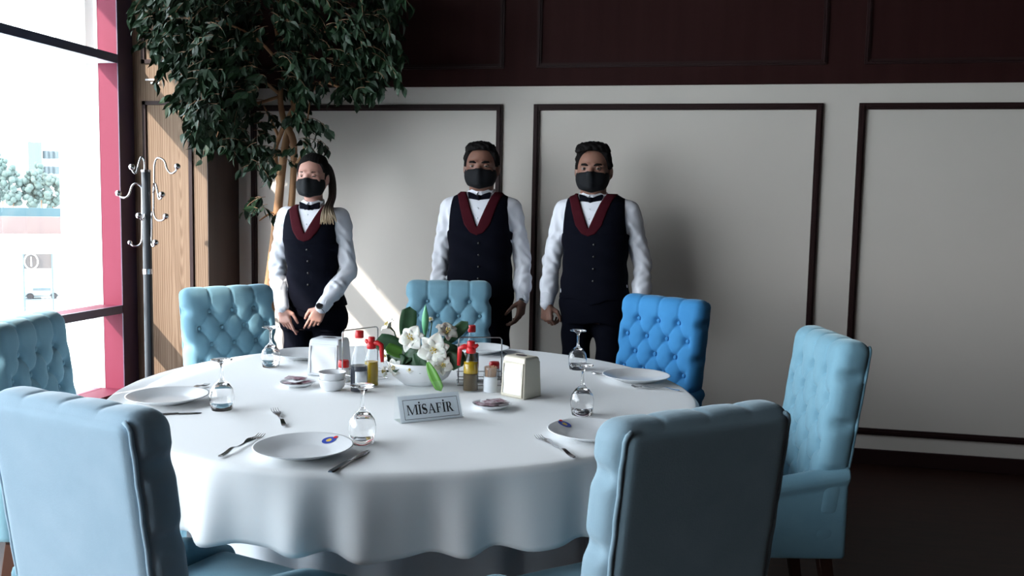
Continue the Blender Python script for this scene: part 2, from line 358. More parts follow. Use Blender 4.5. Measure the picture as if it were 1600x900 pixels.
def nets(F, lo, h):
    S = F < 0
    c = np.zeros(np.array(F.shape) - 1, np.int8)
    for i in (0, 1):
        for j in (0, 1):
            for k in (0, 1): c += S[i:F.shape[0] - 1 + i, j:F.shape[1] - 1 + j, k:F.shape[2] - 1 + k]
    I = np.argwhere((c > 0) & (c < 8)); idm = np.full(c.shape, -1, np.int32); idm[I[:, 0], I[:, 1], I[:, 2]] = np.arange(len(I))
    acc = np.zeros((len(I), 3)); cnt = np.zeros(len(I))
    cs = [(i, j, k) for i in (0, 1) for j in (0, 1) for k in (0, 1)]
    for a in cs:
        for b in cs:
            if a < b and sum(abs(x - y) for x, y in zip(a, b)) == 1:
                va = F[I[:, 0] + a[0], I[:, 1] + a[1], I[:, 2] + a[2]]; vb = F[I[:, 0] + b[0], I[:, 1] + b[1], I[:, 2] + b[2]]
                x = (va < 0) != (vb < 0); t = np.where(x, va / np.where(x, va - vb, 1), 0)
                acc += x[:, None] * (np.array(a) + t[:, None] * (np.array(b) - np.array(a))); cnt += x
    V = lo + h * (I + acc / cnt[:, None]); out = []
    for ax in range(3):
        n = np.array(F.shape); A = np.take(S, range(0, n[ax] - 1), ax); B = np.take(S, range(1, n[ax]), ax)
        E = np.argwhere(A != B); u, v = [q for q in range(3) if q != ax]
        E = E[(E[:, u] > 0) & (E[:, v] > 0) & (E[:, u] < n[u] - 1) & (E[:, v] < n[v] - 1)]
        if len(E) == 0: continue
        ins = A[E[:, 0], E[:, 1], E[:, 2]]
        def g(du, dv):
            P = E.copy(); P[:, u] += du; P[:, v] += dv; return idm[P[:, 0], P[:, 1], P[:, 2]]
        Q = np.stack([g(-1, -1), g(0, -1), g(0, 0), g(-1, 0)], 1)
        fl = ins if ax != 1 else ~ins
        Q[~fl] = Q[~fl][:, ::-1]; out.append(Q)
    Q = np.concatenate(out); return V.astype(np.float32), Q[(Q >= 0).all(1)]
def relax(V, F, w=0.5):
    A = np.zeros_like(V); n = np.zeros(len(V), np.float32)
    for i in range(4):
        a, b = F[:, i], F[:, (i + 1) % 4]
        for k in range(3):
            A[:, k] += np.bincount(a, V[b, k], len(V)) + np.bincount(b, V[a, k], len(V))
        n += np.bincount(a, minlength=len(V)) + np.bincount(b, minlength=len(V))
    return V * (1 - w) + w * A / np.maximum(n, 1)[:, None]

# ================================================================== THE ROOM
YB = 5.05; XP = -2.745; YP = 4.69; XW = -3.22; XG = -3.345; XR = 4.6; YR = -4.2; ZC = 3.25; ZT = 2.065
struct(MB().box((-3.6, YR - .2, -0.1), (XR + .2, YB + .2, 0)).build('floor', M['floor']))
struct(MB().box((-3.6, YR - .2, ZC), (XR + .2, YB + .2, ZC + .1)).build('ceiling', M['ceiling']))
struct(MB().box((XG - .02, YB, 0), (XR + .2, YB + .15, ZT)).build('wall_back', M['cream']))
struct(MB().box((-3.6, YB - .012, ZT), (XR + .2, YB + .15, ZC)).build('wall_back_upper', M['dark_panel']))
struct(MB().box((XR, YR, 0), (XR + .15, YB, ZC)).build('wall_right', M['far_wall']))
struct(MB().box((-3.6, YR - .15, 0), (XR, YR, ZC)).build('wall_front', M['far_wall']))
struct(MB().box((XP, YB - .022, 0), (XR, YB, 0.083)).build('baseboard_back', M['dark_trim'], bevel=0.004))
tn = [0]
def frame(x0, x1, z0, z1, y, m, wdt=0.034, dep=0.016):
    b = MB()
    def strip(a, c):
        b.box((a[0], y - dep, a[1]), (c[0], y, c[1]))
        b.box((a[0] + (0.010 if c[0] - a[0] > wdt * 1.2 or True else 0), y - dep - 0.007, a[1] + 0.010), (c[0] - 0.010, y - dep, c[1] - 0.010))
    strip((x0, z0), (x0 + wdt, z1)); strip((x1 - wdt, z0), (x1, z1)); strip((x0 + wdt, z0), (x1 - wdt, z0 + wdt)); strip((x0 + wdt, z1 - wdt), (x1 - wdt, z1))
    tn[0] += 1
    return struct(b.build('trim_%d' % tn[0], m))
for x0, x1 in ((-2.655, -1.078), (-0.894, 0.690), (0.874, 2.46), (2.64, 4.3)):
    frame(x0, x1, 0.165, 1.962, YB, M['dark_trim'])
    frame(x0 + .012, x1 + .005, 2.165, 3.12, YB - .012, M['dark_trim'], 0.026, 0.010)
# oak clad pillar in the corner
pil = struct(empty('pillar_corner', (0, 0, 0)))
MB().box((XG - .02, YP, 0), (XP - .004, YB - .02, ZC)).build('oak_face', M['oak'], pil)
MB().box((XP - .004, YP + .001, 0), (XP, YB, ZC)).build('side_face', M['pillar_side'], pil)
fr = MB()
def pf(x0, x1, z0, z1):
    for a, b, c, d in ((x0, x0 + .022, z0, z1), (x1 - .022, x1, z0, z1), (x0, x1, z0, z0 + .022), (x0, x1, z1 - .022, z1)):
        fr.box((a, YP - .012, c), (b, YP, d))
pf(aty(226, 300, YP).x, aty(302, 300, YP).x, 0.16, aty(260, 158, YP).z)
pf(aty(226, 300, YP).x, aty(302, 300, YP).x, aty(260, 99, YP).z, 3.1)
fr.build('panel_moulding', M['dark_trim'], pil)
for n, (u, v) in enumerate(((234, 124.5), (242, 129.5), (262, 157.5), (271, 162.5))):  # glints of sun on the oak, modelled as thin white strips
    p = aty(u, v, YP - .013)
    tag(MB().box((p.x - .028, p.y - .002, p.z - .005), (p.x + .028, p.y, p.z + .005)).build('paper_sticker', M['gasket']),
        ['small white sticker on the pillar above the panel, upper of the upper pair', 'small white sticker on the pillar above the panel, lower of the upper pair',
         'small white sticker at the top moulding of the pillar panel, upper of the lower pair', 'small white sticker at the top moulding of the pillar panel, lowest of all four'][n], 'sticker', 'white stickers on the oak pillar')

# window wall
struct(MB().box((-3.6, YR, 0), (XW + .02, YP, 0.225)).build('wall_left', M['frame_in']))
struct(MB().box((-3.6, YR, 3.02), (XW, YP, ZC)).build('wall_left_upper', M['frame_in']))
mull = [4.60, 2.20, -0.20, -2.60, -4.15]
for i in range(4):
    y1, y0 = mull[i], mull[i + 1]
    e = struct(empty('window_%d' % (i + 1)))
    # mullion at the far end of the bay: red flanks, plum front
    MB().box((XG, y1 - .045, 0.225), (XW - .002, y1 + .045 if i else YP, 3.02)).build('mullion', M['red_frame'], e)
    MB().box((XW - .002, y1 - .047, 0.0), (XW + .004, y1 + .047 if i else YP, 3.02)).build('mullion_front', M['frame_in'], e)
    MB().box((XG - .02, y1 - .047, 0.225), (XG, y1 + .05, 3.02)).build('gasket', M['gasket'], e)
    for z0, z1 in ((0.712, 0.757), (2.146, 2.192)):
        MB().box((XG - .02, y0 + .045, z0), (XW - .012, y1 - .045, z1)).build('transom', M['red_frame'] if z0 < 1 else M['gasket'], e)
        MB().box((XW - .012, y0 + .045, z0 - .001), (XW + .002, y1 - .045, z1 + .001)).build('transom_front', M['transom'], e)
    MB().box((XG - .03, y0 + .045, 0.225), (XW + .03, y1 - .045, 0.262)).build('sill', M['red_frame'], e)
    MB().box((XG - .012, y0 + .045, 0.262), (XG - .004, y1 - .045, 3.02)).build('pane', M['pane'], e)

# ================================================================== OUTSIDE
GZ = -10.5
M['paving'] = mat('pale_paving', (0.55, 0.57, 0.56), 0.9, noise=(0.05, (0.45, 0.50, 0.50), (1, 1, 1)))
M['road'] = mat('road_asphalt', (0.075, 0.10, 0.11), 0.9)
M['grass_far'] = mat('pale_grass', (0.075, 0.11, 0.06), 0.95, noise=(0.3, (0.09, 0.12, 0.08), (1, 1, 1)))
M['roof_tile'] = mat('pinkish_roof', (0.13, 0.095, 0.09), 0.9)
M['block_grey'] = mat('grey_facade', (0.10, 0.125, 0.135), 0.9)
M['block_white'] = mat('white_facade', (0.62, 0.66, 0.66), 0.9)
M['far_leaf'] = mat('distant_foliage', (0.07, 0.105, 0.095), 0.95, noise=(0.4, (0.10, 0.135, 0.125), (1, 1, 1)))
M['teal_roof'] = mat('teal_roof', (0.05, 0.095, 0.11), 0.9)
M['board'] = mat('faded_board', (0.075, 0.065, 0.062), 0.8)
M['car_paint'] = mat('white_car_paint', (0.16, 0.18, 0.19), 0.3)
struct(MB().box((-500, -200, GZ - 1), (-6, 500, GZ)).build('ground_outside', M['paving']))
def far(u, v, D):
    d = ray(u, v); t = D / math.hypot(d[0], d[1]); return Vector((t * d[0], t * d[1], CH + t * d[2]))
def gd(v):   # distance at which pixel row v meets the outside ground near x=50
    d = ray(50, v); return (GZ - CH) / d[2] * math.hypot(d[0], d[1])
def strip(name, v0, v1, m, h=0.05, u0=-160, u1=100):
    D0, D1 = gd(v1), gd(v0); a, b, c, d = far(u0, 320, D0), far(u1, 320, D0), far(u1, 320, D1), far(u0, 320, D1)
    P = [Vector((q.x, q.y, GZ)) for q in (a, b, c, d)]
    return struct(MB().poly(P, (0, 0, h)).build(name, m))
strip('road_outside', 360, 364, M['road'], .06); strip('lawn_outside', 378, 398, M['grass_far'], .07); strip('pavement_outside', 460, 480, M['road'], .05, -100, 60)
def block(u0, u1, v0, D, base, m, dep=14):
    a = far(u0, 320, D); b = far(u1, 320, D); zt = far((u0 + u1) / 2, v0, D).z; n = Vector((a.y - b.y, b.x - a.x, 0)).normalized()
    n = n if n.dot(Vector((a.x, a.y, 0))) > 0 else -n
    return MB().poly([Vector((a.x, a.y, base)), Vector((b.x, b.y, base)), Vector((b.x, b.y, base)) + n * dep, Vector((a.x, a.y, base)) + n * dep], (0, 0, zt - base))
b1 = empty('apartment_building', far(60, 320, 480)); inv = Matrix.Translation(-Vector(b1.location))
def part_of(root, mb, name, m):
    o = mb.build(name, m, root); o.matrix_parent_inverse = Matrix.Translation(-Vector(root.location)); return o
part_of(b1, block(46, 68, 222, 480, GZ, M['block_grey']), 'grey_wing', M['block_grey'])
part_of(b1, block(69, 96, 228, 482, GZ, M['block_white']), 'white_wing', M['block_white'])
for u in (73, 80, 88):
    for v in (242, 266, 284):
        a = far(u, v, 481.5); part_of(b1, MB().box((a.x - 1.6, a.y - 1, a.z - 1.8), (a.x + 1.1, a.y + .7, a.z + 1.8)), 'window', M['road'])
tag(b1, 'pale apartment block far outside with a grey wing and a white wing', 'building')
b2 = block(-120, 40, 212, 520, GZ, M['block_white'], 20).build('long_building', M['block_white']); tag(b2, 'long white building farthest outside behind the trees', 'building')
b4 = block(-120, 96, 324, 372, GZ, M['road'], 5).build('low_hall', M['teal_roof']); tag(b4, 'long low teal roofed hall outside beyond the pinkish wall', 'building')
b3 = block(-120, 96, 338, 335, GZ, M['block_white'], 5).build('low_wall', M['roof_tile']); tag(b3, 'long low pinkish wall outside across the road', 'wall')
rnd = random.Random(4)
for i in range(8):
    u = (-70, -40, -10, 20, 50, 82, 4, 64)[i]; D = 405 if i < 6 else 440; c = far(u, 300, D); top = far(u, (250, 246, 242, 256, 262, 268, 236, 250)[i], D).z
    t = empty('roadside_tree', (c.x, c.y, GZ)); rr = 4.6
    hh = top - GZ
    MB().tube([(0, 0, 0), (0.1, 0, hh * .5)], [.3, .2], 6).build('trunk', M['twig'], t)
    mb = MB()
    for k in range(60): a_ = rnd.uniform(0, 2 * PI); q_ = rnd.random(); r_ = rr * (.35 + .5 * math.sin(PI * q_)) * rnd.random() ** .5; mb.ball((r_ * math.cos(a_), r_ * math.sin(a_), hh - 1.3 - q_ * hh * .6), rnd.uniform(.8, 1.5), 6, 4)
    mb.build('crown', M['far_leaf'], t, smooth=True)
    tag(t, ('hazy tree far outside beyond the left edge of the window view, outermost of its row', 'hazy tree far outside beyond the left edge of the window view, second of its row', 'hazy tree far outside, leftmost one seen through the window', 'hazy tree far outside, second from the left in the front row', 'hazy tree far outside in front of the grey building wing', 'hazy tree far outside in front of the white building wing', 'hazy tree far outside, taller left one of the rear row', 'hazy tree far outside, right one of the rear row before the grey wing')[i], 'tree', 'hazy trees far outside the window')
# billboard with an emblem
D = 105; a, b_ = far(36, 392, D), far(81, 392, D); bb = empty('billboard', (a.x, a.y, GZ)); mi = Matrix.Translation(-Vector((a.x, a.y, GZ)))
zt, zb = far(55, 397, D).z, far(55, 420, D).z
nrm = Vector((a.y - b_.y, b_.x - a.x, 0)).normalized(); nrm = nrm if nrm.dot(Vector((a.x, a.y, 0))) > 0 else -nrm
def bbp(mb, n, m): o = mb.build(n, m, bb); o.matrix_parent_inverse = mi; return o
bbp(MB().poly([(a.x, a.y, zb), (b_.x, b_.y, zb), (b_.x, b_.y, zt), (a.x, a.y, zt)], nrm * .15), 'panel', M['board'])
bbp(MB().tube([(a.x, a.y, GZ), (a.x, a.y, zt)], .09, 6), 'post', M['road']); bbp(MB().tube([(b_.x, b_.y, GZ), (b_.x, b_.y, zt)], .09, 6), 'post', M['road'])
cc = a.lerp(b_, .27); tx = (b_ - a).normalized(); zc = (zt + zb) / 2; ring = []
for k in range(21):
    t = 2 * PI * k / 20; ring.append(cc - nrm * .1 + tx * math.cos(t) * .62 + Vector((0, 0, zc - cc.z + math.sin(t) * .8)))
em = MB().tube(ring, .07, 6); em.tube([cc - nrm * .1 + Vector((0, 0, zc - cc.z - .5)), cc - nrm * .1 + Vector((0, 0, zc - cc.z + .5))], .06, 6)
bbp(em, 'emblem', M['block_white'])
tag(bb, 'faded brown billboard on two posts outside with a pale round emblem', 'billboard')
# parked car
c = far(66, 436, 118); car = empty('parked_car', (c.x, c.y, GZ), math.radians(35))
fb = Field((-2.3, -1.0, 0), (2.3, 1.0, 1.7), 0.08); fb.box((0, 0, .62), (2.05, .85, .33), .2).box((-.1, 0, 1.1), (1.15, .74, .38), .28, .15)
for x in (-1.25, 1.25): fb.ell((x, -.85, .33), (.4, .3, .4), 0.02, True).ell((x, .85, .33), (.4, .3, .4), 0.02, True)
fb.mesh('body', M['car_paint'], car)
for x in (-1.25, 1.25):
    for y in (-.8, .8): MB().tube([(x, y - .1, .33), (x, y + .1, .33)], .33, 12).build('wheel', M['ink'], car)
MB().box((-.95, -.755, 1.0), (.9, .755, 1.32)).build('side_windows', M['road'], car)
tag(car, 'small white car parked outside below the billboard', 'car')
# outside column and canopy of the building itself
struct(MB().box((aty(95, 350, 4.95).x, 4.95, -10), (-3.72, 5.30, 3.6)).build('pillar_outside', M['block_white']))
struct(MB().box((-4.26, YR, 3.44), (-3.61, 6.5, 3.7)).build('roof_canopy', M['block_white']))

# ================================================================== CHAIRS
def tuft(X, Z, z1, px, pz, amp):
    s = (z1 - Z) / (2 * pz); a = X / px + s; b = X / px - s
    ra, rb = a - np.round(a), b - np.round(b); dx = (ra + rb) / 2 * px; dz = (ra - rb) * pz
    dome = np.sqrt(np.abs(4 * ra * rb) + 1e-6); cr = np.maximum(np.exp(-(ra / .055) ** 2), np.exp(-(rb / .055) ** 2))
    btn = np.exp(-(dx ** 2 + dz ** 2) / 0.017 ** 2)
    c = X / px - np.round(X / px); pl = np.sqrt(np.abs(2 * c) + 1e-6) * .40 + .55 - .40 * np.exp(-(c / .05) ** 2)
    up = sstep(z1 - .012, z1 + .02, Z)
    h = (dome * .85 + .25 - .35 * cr) * (1 - up) + pl * up
    sd_ = sstep(.150, .195, np.abs(X))
    h = h * (1 - sd_) + 0.80 * sd_
    return amp * h - 0.019 * btn * (Z < z1 + .03)
CW = 0.208
def chair_back(m, root):
    h = 0.0048
    f = Field((-.25, -.085, .38), (.25, .115, 1.03), h); X, Y, Z = f.grid()
    hs = (CW, .048, .30); c = (0, 0, .69); r = .034
    dx = np.abs(X - c[0]) - hs[0] + r; dy = np.abs(Y - c[1]) - hs[1] + r; dz = np.abs(Z - c[2]) - hs[2] + r
    d = np.sqrt(np.maximum(dx, 0) ** 2 + np.maximum(dy, 0) ** 2 + np.maximum(dz, 0) ** 2) + np.minimum(np.maximum(dx, np.maximum(dy, dz)), 0) - r
    wf = sstep(-.045, 0.0, Y)
    t = tuft(X, Z, .895, .105, .072, .009)
    f.F[...] = d - t * wf + .003 * np.exp(-((Y + .036) / .006) ** 2)
    V, F = nets(f.F, f.lo, h); V = relax(V, F)
    V[:, 1] -= (V[:, 2] - .45) * 0.13
    return mk('backrest', V, F, m, root)
def make_chair(loc, rz, m, mpipe=None):
    t = empty('tufted_dining_chair', loc, rz)
    chair_back(m, t)
    P = []; y = -.0385
    def rk(x, z): return (x, y - (z - .45) * .13 + 0.001, z)
    xs = CW - .0095
    for sx in (-1, 1):
        P = [rk(sx * (xs + .0012 * math.sin(k * 1.9)), .40 + k * .565 / 23) for k in range(24)] + [rk(sx * (xs - .004), .975), rk(sx * (xs - .014), .982)]
        MB().tube(P, .0048, 8).build('piping', m, t, smooth=True)
    first = None
    for j in range(6):
        zz = .895 - j * .072
        for xx in ((-.105, 0, .105) if j % 2 == 0 else (-.1575, -.0525, .0525, .1575)):
            bt_ = MB().ball((0, 0, 0), .0095, 10, 6, (1, .6, 1)).build('button', m, t, smooth=True) if first is None else first.copy()
            if first is None: first = bt_
            else: COL.objects.link(bt_); bt_.parent = t
            bt_.location = (xx, .0385 - (zz - .45) * .13, zz)
    f = Field((-.23, -.07, .28), (.23, .56, .56), .008); f.box((0, .235, .435), (.178, .245, .055), .04).ell((0, .25, .448), (.15, .20, .058), .03)
    f.box((0, .235, .375), (.185, .24, .035), .015, .01); f.mesh('seat', m, t)
    for s in (-1, 1):
        f = Field((-.06, -.10, .30), (.06, .56, .70), .006); X, Y, Z = f.grid()
        top = .605 - .20 * (Y + .03) - .04 * sstep(.35, .53, Y)
        dx = np.abs(X) - .022 + .012; dy = np.abs(Y - .225) - .285 + .012; dz = np.maximum(.345 - Z, Z - top) + .012
        d = np.sqrt(np.maximum(dx, 0) ** 2 + np.maximum(dy, 0) ** 2 + np.maximum(dz, 0) ** 2) + np.minimum(np.maximum(dx, np.maximum(dy, dz)), 0) - .012
        f.F[...] = d
        q = np.sqrt((X) ** 2 + (Z - top + .012) ** 2) - .031; q = np.maximum(q, np.abs(Y - .225) - .287)
        f.put(tuple(slice(0, k) for k in f.n), q + 0 * X, .006)
        o = f.mesh('armrest', m, t); o.location = (s * .1905, 0, 0)
    for sx in (-1, 1):
        for y0, y1 in ((.44, .46), (.0, -.07)):
            b = MB(); a = .021; c = .015; x = sx * .165
            V = [(x + i * a, y0 + j * a, .40) for i, j in ((-1, -1), (1, -1), (1, 1), (-1, 1))] + [(x + i * c, y1 + j * c, 0.001) for i, j in ((-1, -1), (1, -1), (1, 1), (-1, 1))]
            b.add(V, [(0, 1, 2, 3), (7, 6, 5, 4), (0, 4, 5, 1), (1, 5, 6, 2), (2, 6, 7, 3), (3, 7, 4, 0)]); b.build('leg', M['leg_wood'], t, bevel=.003)
    return t
TC = Vector((-.905, 2.825, 0))
chairs = [
    ((283, 449), (420, 442), 'velvet_teal', 'faded teal buttoned chair across the table beside the oak pillar, left of the woman'),
    ((633, 436), (770, 438), 'velvet', 'buttoned blue chair at the far side of the table behind the lily bowl'),
    ((980, 456), (1107, 469), 'velvet_sat', 'most strongly blue buttoned chair, in front of the man at the right'),
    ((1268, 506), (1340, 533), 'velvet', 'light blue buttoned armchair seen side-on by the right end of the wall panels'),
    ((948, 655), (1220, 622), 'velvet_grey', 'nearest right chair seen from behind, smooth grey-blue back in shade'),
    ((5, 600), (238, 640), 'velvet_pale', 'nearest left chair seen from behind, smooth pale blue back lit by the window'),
    ((0, 507), (100, 483), 'velvet', 'buttoned blue chair at the left edge, directly in front of the window')]
proto = None
for i, (pa, pb, mm, lab) in enumerate(chairs):
    A, B = atz(*pa, 1.0), atz(*pb, 1.0); mid = (A + B) / 2; mid.z = 0; d = B - A
    rz = math.atan2(d.y, d.x)
    n = Vector((-math.sin(rz), math.cos(rz), 0))
    if n.dot(TC - mid) < 0: rz += PI; n = -n
    loc = mid + n * (.068 if i != 6 else .018)
    if proto is None:
        c = proto = make_chair(loc, rz, M['velvet'])
    else: c = dup(proto, loc, rz)
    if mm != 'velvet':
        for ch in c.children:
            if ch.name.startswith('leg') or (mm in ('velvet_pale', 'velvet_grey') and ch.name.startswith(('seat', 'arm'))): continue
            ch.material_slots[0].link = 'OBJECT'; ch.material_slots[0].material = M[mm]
    tag(c, lab, 'chair', 'tufted chairs around the table')

# ================================================================== TABLE AND LINEN
R = .965
tb = empty('round_table', (TC.x, TC.y, 0))
MB().lathe([(R - .02, .715), (R - .012, .717), (R - .012, .742), (R - .02, .744)], 64).build('tabletop', M['leg_wood'], tb)
MB().lathe([(.35, 0), (.35, .03), (.08, .06), (.06, .10), (.06, .70), (.20, .715)], 32).build('pedestal', M['leg_wood'], tb)
tag(tb, 'large round dining table hidden under the white cloth', 'table')
rnd = random.Random(7)
N = 420; V = []; F = []
ph = [rnd.uniform(0, 2 * PI) for _ in range(8)]
def fold(t):
    return (math.sin(33 * t + ph[0] + 1.3 * math.sin(3 * t + ph[1])) * .6 + math.sin(47 * t + ph[2]) * .25 + math.sin(13 * t + ph[3]) * .30)
prof = [(0.0, 0)] + [(R * k / 14, 0) for k in range(1, 14)]
rows = []
for k in range(15): rows.append(('t', R * k / 14.6))
for k in range(1, 9): rows.append(('r', k / 8))
for k in range(1, 15): rows.append(('d', k / 14))
for kd, q in rows:
    for j in range(N):
        t = 2 * PI * j / N; fl = fold(t)
        if kd == 't': r, z = max(q, .002), .7500
        elif kd == 'r':
            a = q * PI / 2; rr = .022; r = R - rr + rr * math.sin(a); z = .75 - rr + rr * math.cos(a); r += .004 * q * fl
        else:
            L = .176 + .008 * math.sin(2 * t + ph[5]) + .009 * fl + .004 * math.sin(5 * t + ph[4]); r = R + .004 * fl + (.012 + .020 * fl) * q ** 0.9; z = .728 - L * q
        V.append((r * math.cos(t), r * math.sin(t), z))
for i in range(len(rows) - 1):
    for j in range(N): F.append((i * N + j, (i + 1) * N + j, (i + 1) * N + (j + 1) % N, i * N + (j + 1) % N))
F.append(tuple(range(N)))
cl = mk('tablecloth', V, F, M['cloth'], None, True, TC)
tag(cl, 'white cloth over the round table, hem falling in soft folds', 'tablecloth')
so = cl.modifiers.new('thick', 'SOLIDIFY'); so.thickness = .0015; so.offset = -1
N = 300; V = []; F = []
for i in range(12):
    q = i / 11
    for j in range(N):
        t = 2 * PI * j / N; fl = math.sin(19 * t + ph[6] + .8 * math.sin(4 * t)) * .7 + .3 * math.sin(29 * t + ph[7])
        r = .69 + .05 * q + (.012 + .020 * q) * fl; V.append((r * math.cos(t), r * math.sin(t), .713 * (1 - q) + .004 * q))
for i in range(11):
    for j in range(N): F.append((i * N + j, (i + 1) * N + j, (i + 1) * N + (j + 1) % N, i * N + (j + 1) % N))
tag(mk('table_skirt', V, F, M['skirt'], None, True, TC), 'pale long under-skirt showing below the white tablecloth hem', 'table skirt')

# ================================================================== TABLEWARE
ZTOP = 0.7505
def zt(p, z=0.0): return Vector((p.x, p.y, ZTOP + z))
def plate(loc, r=.122, label='', logo=None, rz=0):
    t = empty('dinner_plate', loc)
    k = r / .122
    prof = [(.058 * k, 0), (.060 * k, .0035), (.085 * k, .010), (.118 * k, .0215), (.1225 * k, .0235), (.1222 * k, .0255), (.118 * k, .0245), (.088 * k, .0140), (.070 * k, .0075), (.060 * k, .0055), (.02 * k, .0052), (.001, .0052)]
    MB().lathe(prof, 64).build('plate_body', M['porcelain'], t, smooth=True)
    if logo is not None:
        a, lr = logo; cx, cy = lr * math.cos(a), lr * math.sin(a)
        tx, ty = -math.sin(a), math.cos(a)
        def zz(rad): return float(np.interp(rad, [.07, .088, .118], [.0075, .0140, .0245])) + .0010
        def disc(r0, r1, m, nm, ox=0, oy=0, n=24, sx=1.0):
            V = []; F = []
            for rr in (r0, r1):
                for j in range(n):
                    an = 2 * PI * j / n; px = cx + ox + rr * sx * math.cos(an); py = cy + oy + rr * math.sin(an)
                    V.append((px, py, zz(math.hypot(px, py)) + (.0003 if nm != 'blue_ring' else 0)))
            for j in range(n): F.append((j, (j + 1) % n, n + (j + 1) % n, n + j)[::-1])
            mk(nm, V, F, m, t, False)
        disc(.0065, .0150, M['logo_blue'], 'blue_ring', sx=1.25)
        disc(.0001, .0068, M['logo_yellow'], 'yellow_centre')
        disc(.0001, .0055, M['logo_red'], 'red_mark', ox=.013 * (1 if a < 2 else -1), oy=.012)
    tag(t, label, 'plate', 'dinner plates on the table'); return t
pl = [((262, 621), None, 'white plate on the table at the left by the window, partly sunlit cloth behind it'),
      ((474, 701), (514, 688), 'white plate with a small blue ring emblem, nearest the front edge of the table'),
      ((925, 675), (882, 664), 'white plate with a small blue emblem, partly hidden by the nearest right chair'),
      ((994, 589), None, 'white plate on the table in front of the strongly blue chair'),
      ((474, 554), None, 'white plate at the far side of the table in front of the woman'),
      ((751, 546), None, 'white plate at the far side of the table behind the oil bottles')]
for (u, v), lg, lb in pl:
    p = atz(u, v, .765)
    if lg: q = atz(lg[0], lg[1], .766) - p; lg = (math.atan2(q.y, q.x), min(q.length, .098))
    plate(zt(p), label=lb, logo=lg)
def goblet(loc, label):
    o = MB().lathe([(.0300, 0), (.0305, .001), (.0355, .030), (.0360, .045), (.0320, .062), (.0200, .078), (.0080, .088), (.0042, .096), (.0038, .130), (.0060, .142), (.0180, .1475), (.0310, .150), (.0312, .1525), (.0300, .1530),
                    (.0100, .1535), (.001, .1535)][::-1][::-1], 32)
    V, F = o.v, o.f
    b = MB().lathe([(.001, .0800), (.0180, .0765), (.0306, .0612), (.0346, .045), (.0341, .030), (.0291, .001), (.0300, 0), (.0305, .001), (.0355, .030), (.0360, .045), (.0320, .0625), (.0200, .0790), (.0085, .0880),
                    (.0044, .097), (.0040, .128), (.0060, .140), (.0180, .1470), (.0315, .1500), (.0318, .1522), (.0300, .1532), (.0100, .1538), (.001, .1538)], 40)
    g = b.build('wine_glass', M['glass'], None, smooth=True, loc=loc)
    tag(g, label, 'glass', 'upturned wine glasses'); return g
for (u, v), lb in (((423, 573), 'upturned wine glass at the far left, before the plate in front of the woman'), ((347, 640), 'upturned wine glass right of the leftmost plate'),
                   ((566, 692), 'upturned wine glass nearest the front, beside the plate with the emblem'), ((909, 648), 'upturned wine glass above the front right plate'),
                   ((902, 577), 'upturned wine glass farther back on the right side of the table')):
    goblet(zt(atz(u, v, .75), 0), lb)
def fork_pts():
    mb = MB()
    def zc(x): return .0030 + .006 * math.exp(-((x - .055) / .022) ** 2) + .004 * math.exp(-((x - .150) / .05) ** 2)
    n = 30; st = []
    for i in range(n):
        x = i / (n - 1) * .150; w_ = float(np.interp(x, [0, .004, .05, .09, .112, .125, .140, .150], [.004, .0075, .005, .0030, .0035, .0085, .0118, .0122])); st.append((x, w_))
    V = []; F = []
    for x, w_ in st:
        z = zc(x)
        V += [(x, -w_, z), (x, w_, z), (x, w_, z + .0018), (x, -w_, z + .0018)]
    for i in range(n - 1):
        a = i * 4; b = a + 4; F += [(a, a + 1, b + 1, b), (a + 3, b + 3, b + 2, a + 2), (a, b, b + 3, a + 3), (a + 1, a + 2, b + 2, b + 1)]
    F += [(0, 3, 2, 1), tuple((n - 1) * 4 + k for k in range(4))]
    mb.add(V, F)
    for k in range(4):
        y = -.0100 + k * .00667; mb.tube([(.149, y, .0075), (.165, y, .005), (.180, y, .0045), (.195, y * .96, .009)], [.0018, .0016, .0013, .0007], 6)
    return mb
fk = fork_pts().build('fork', M['steel'], None, auto=40)
kn = MB()
st = [(0, .006), (.004, .0085), (.05, .0080), (.10, .0055), (.112, .0055), (.118, .0085), (.16, .0100), (.185, .0090), (.200, .0040), (.205, .0008)]
V = []; F = []
for x, w_ in st: h = .0035 if x < .115 else .0010; V += [(x, -w_, .0012), (x, w_, .0012), (x, w_ * .7, .0012 + h), (x, -w_ * .7, .0012 + h)]
for i in range(len(st) - 1): a = i * 4; b = a + 4; F += [(a, a + 1, b + 1, b), (a + 3, b + 3, b + 2, a + 2), (a, b, b + 3, a + 3), (a + 1, a + 2, b + 2, b + 1)]
F += [(0, 3, 2, 1), tuple((len(st) - 1) * 4 + k for k in range(4))]
kn.add(V, F); knf = kn.build('table_knife', M['steel'], None, auto=40)
used = set()
def cutl(src, a, b, label, cat, L=.2):
    A = atz(*a, .752); B = atz(*b, .752); d = (B - A); rz = math.atan2(d.y, d.x); key = cat
    if key in used: o = src.copy(); COL.objects.link(o)
    else: o = src; used.add(key)
    o.location = (A.x, A.y, ZTOP); o.rotation_euler = (0, 0, rz); s = min(d.length / L, 1.08); o.scale = (s, 1, 1)
    tag(o, label, cat, cat + 's on the table'); return o
cutl(fk, (343, 715), (420, 676), 'steel fork left of the nearest plate, prongs against its rim', 'fork')
cutl(fk, (897, 716), (830, 678), 'steel fork before the front right plate, prongs pointing away', 'fork')
cutl(fk, (445, 667), (424, 634), 'steel fork glinting on bare cloth between the left glass and the near plate', 'fork')
cutl(fk, (1062, 611), (985, 605), 'steel fork below the plate before the strongly blue chair', 'fork')
cutl(fk, (268, 616), (326, 602), 'steel fork beyond the leftmost plate with glinting prongs', 'fork')
cutl(knf, (516, 738), (575, 704), 'steel knife right of the nearest plate', 'knife')
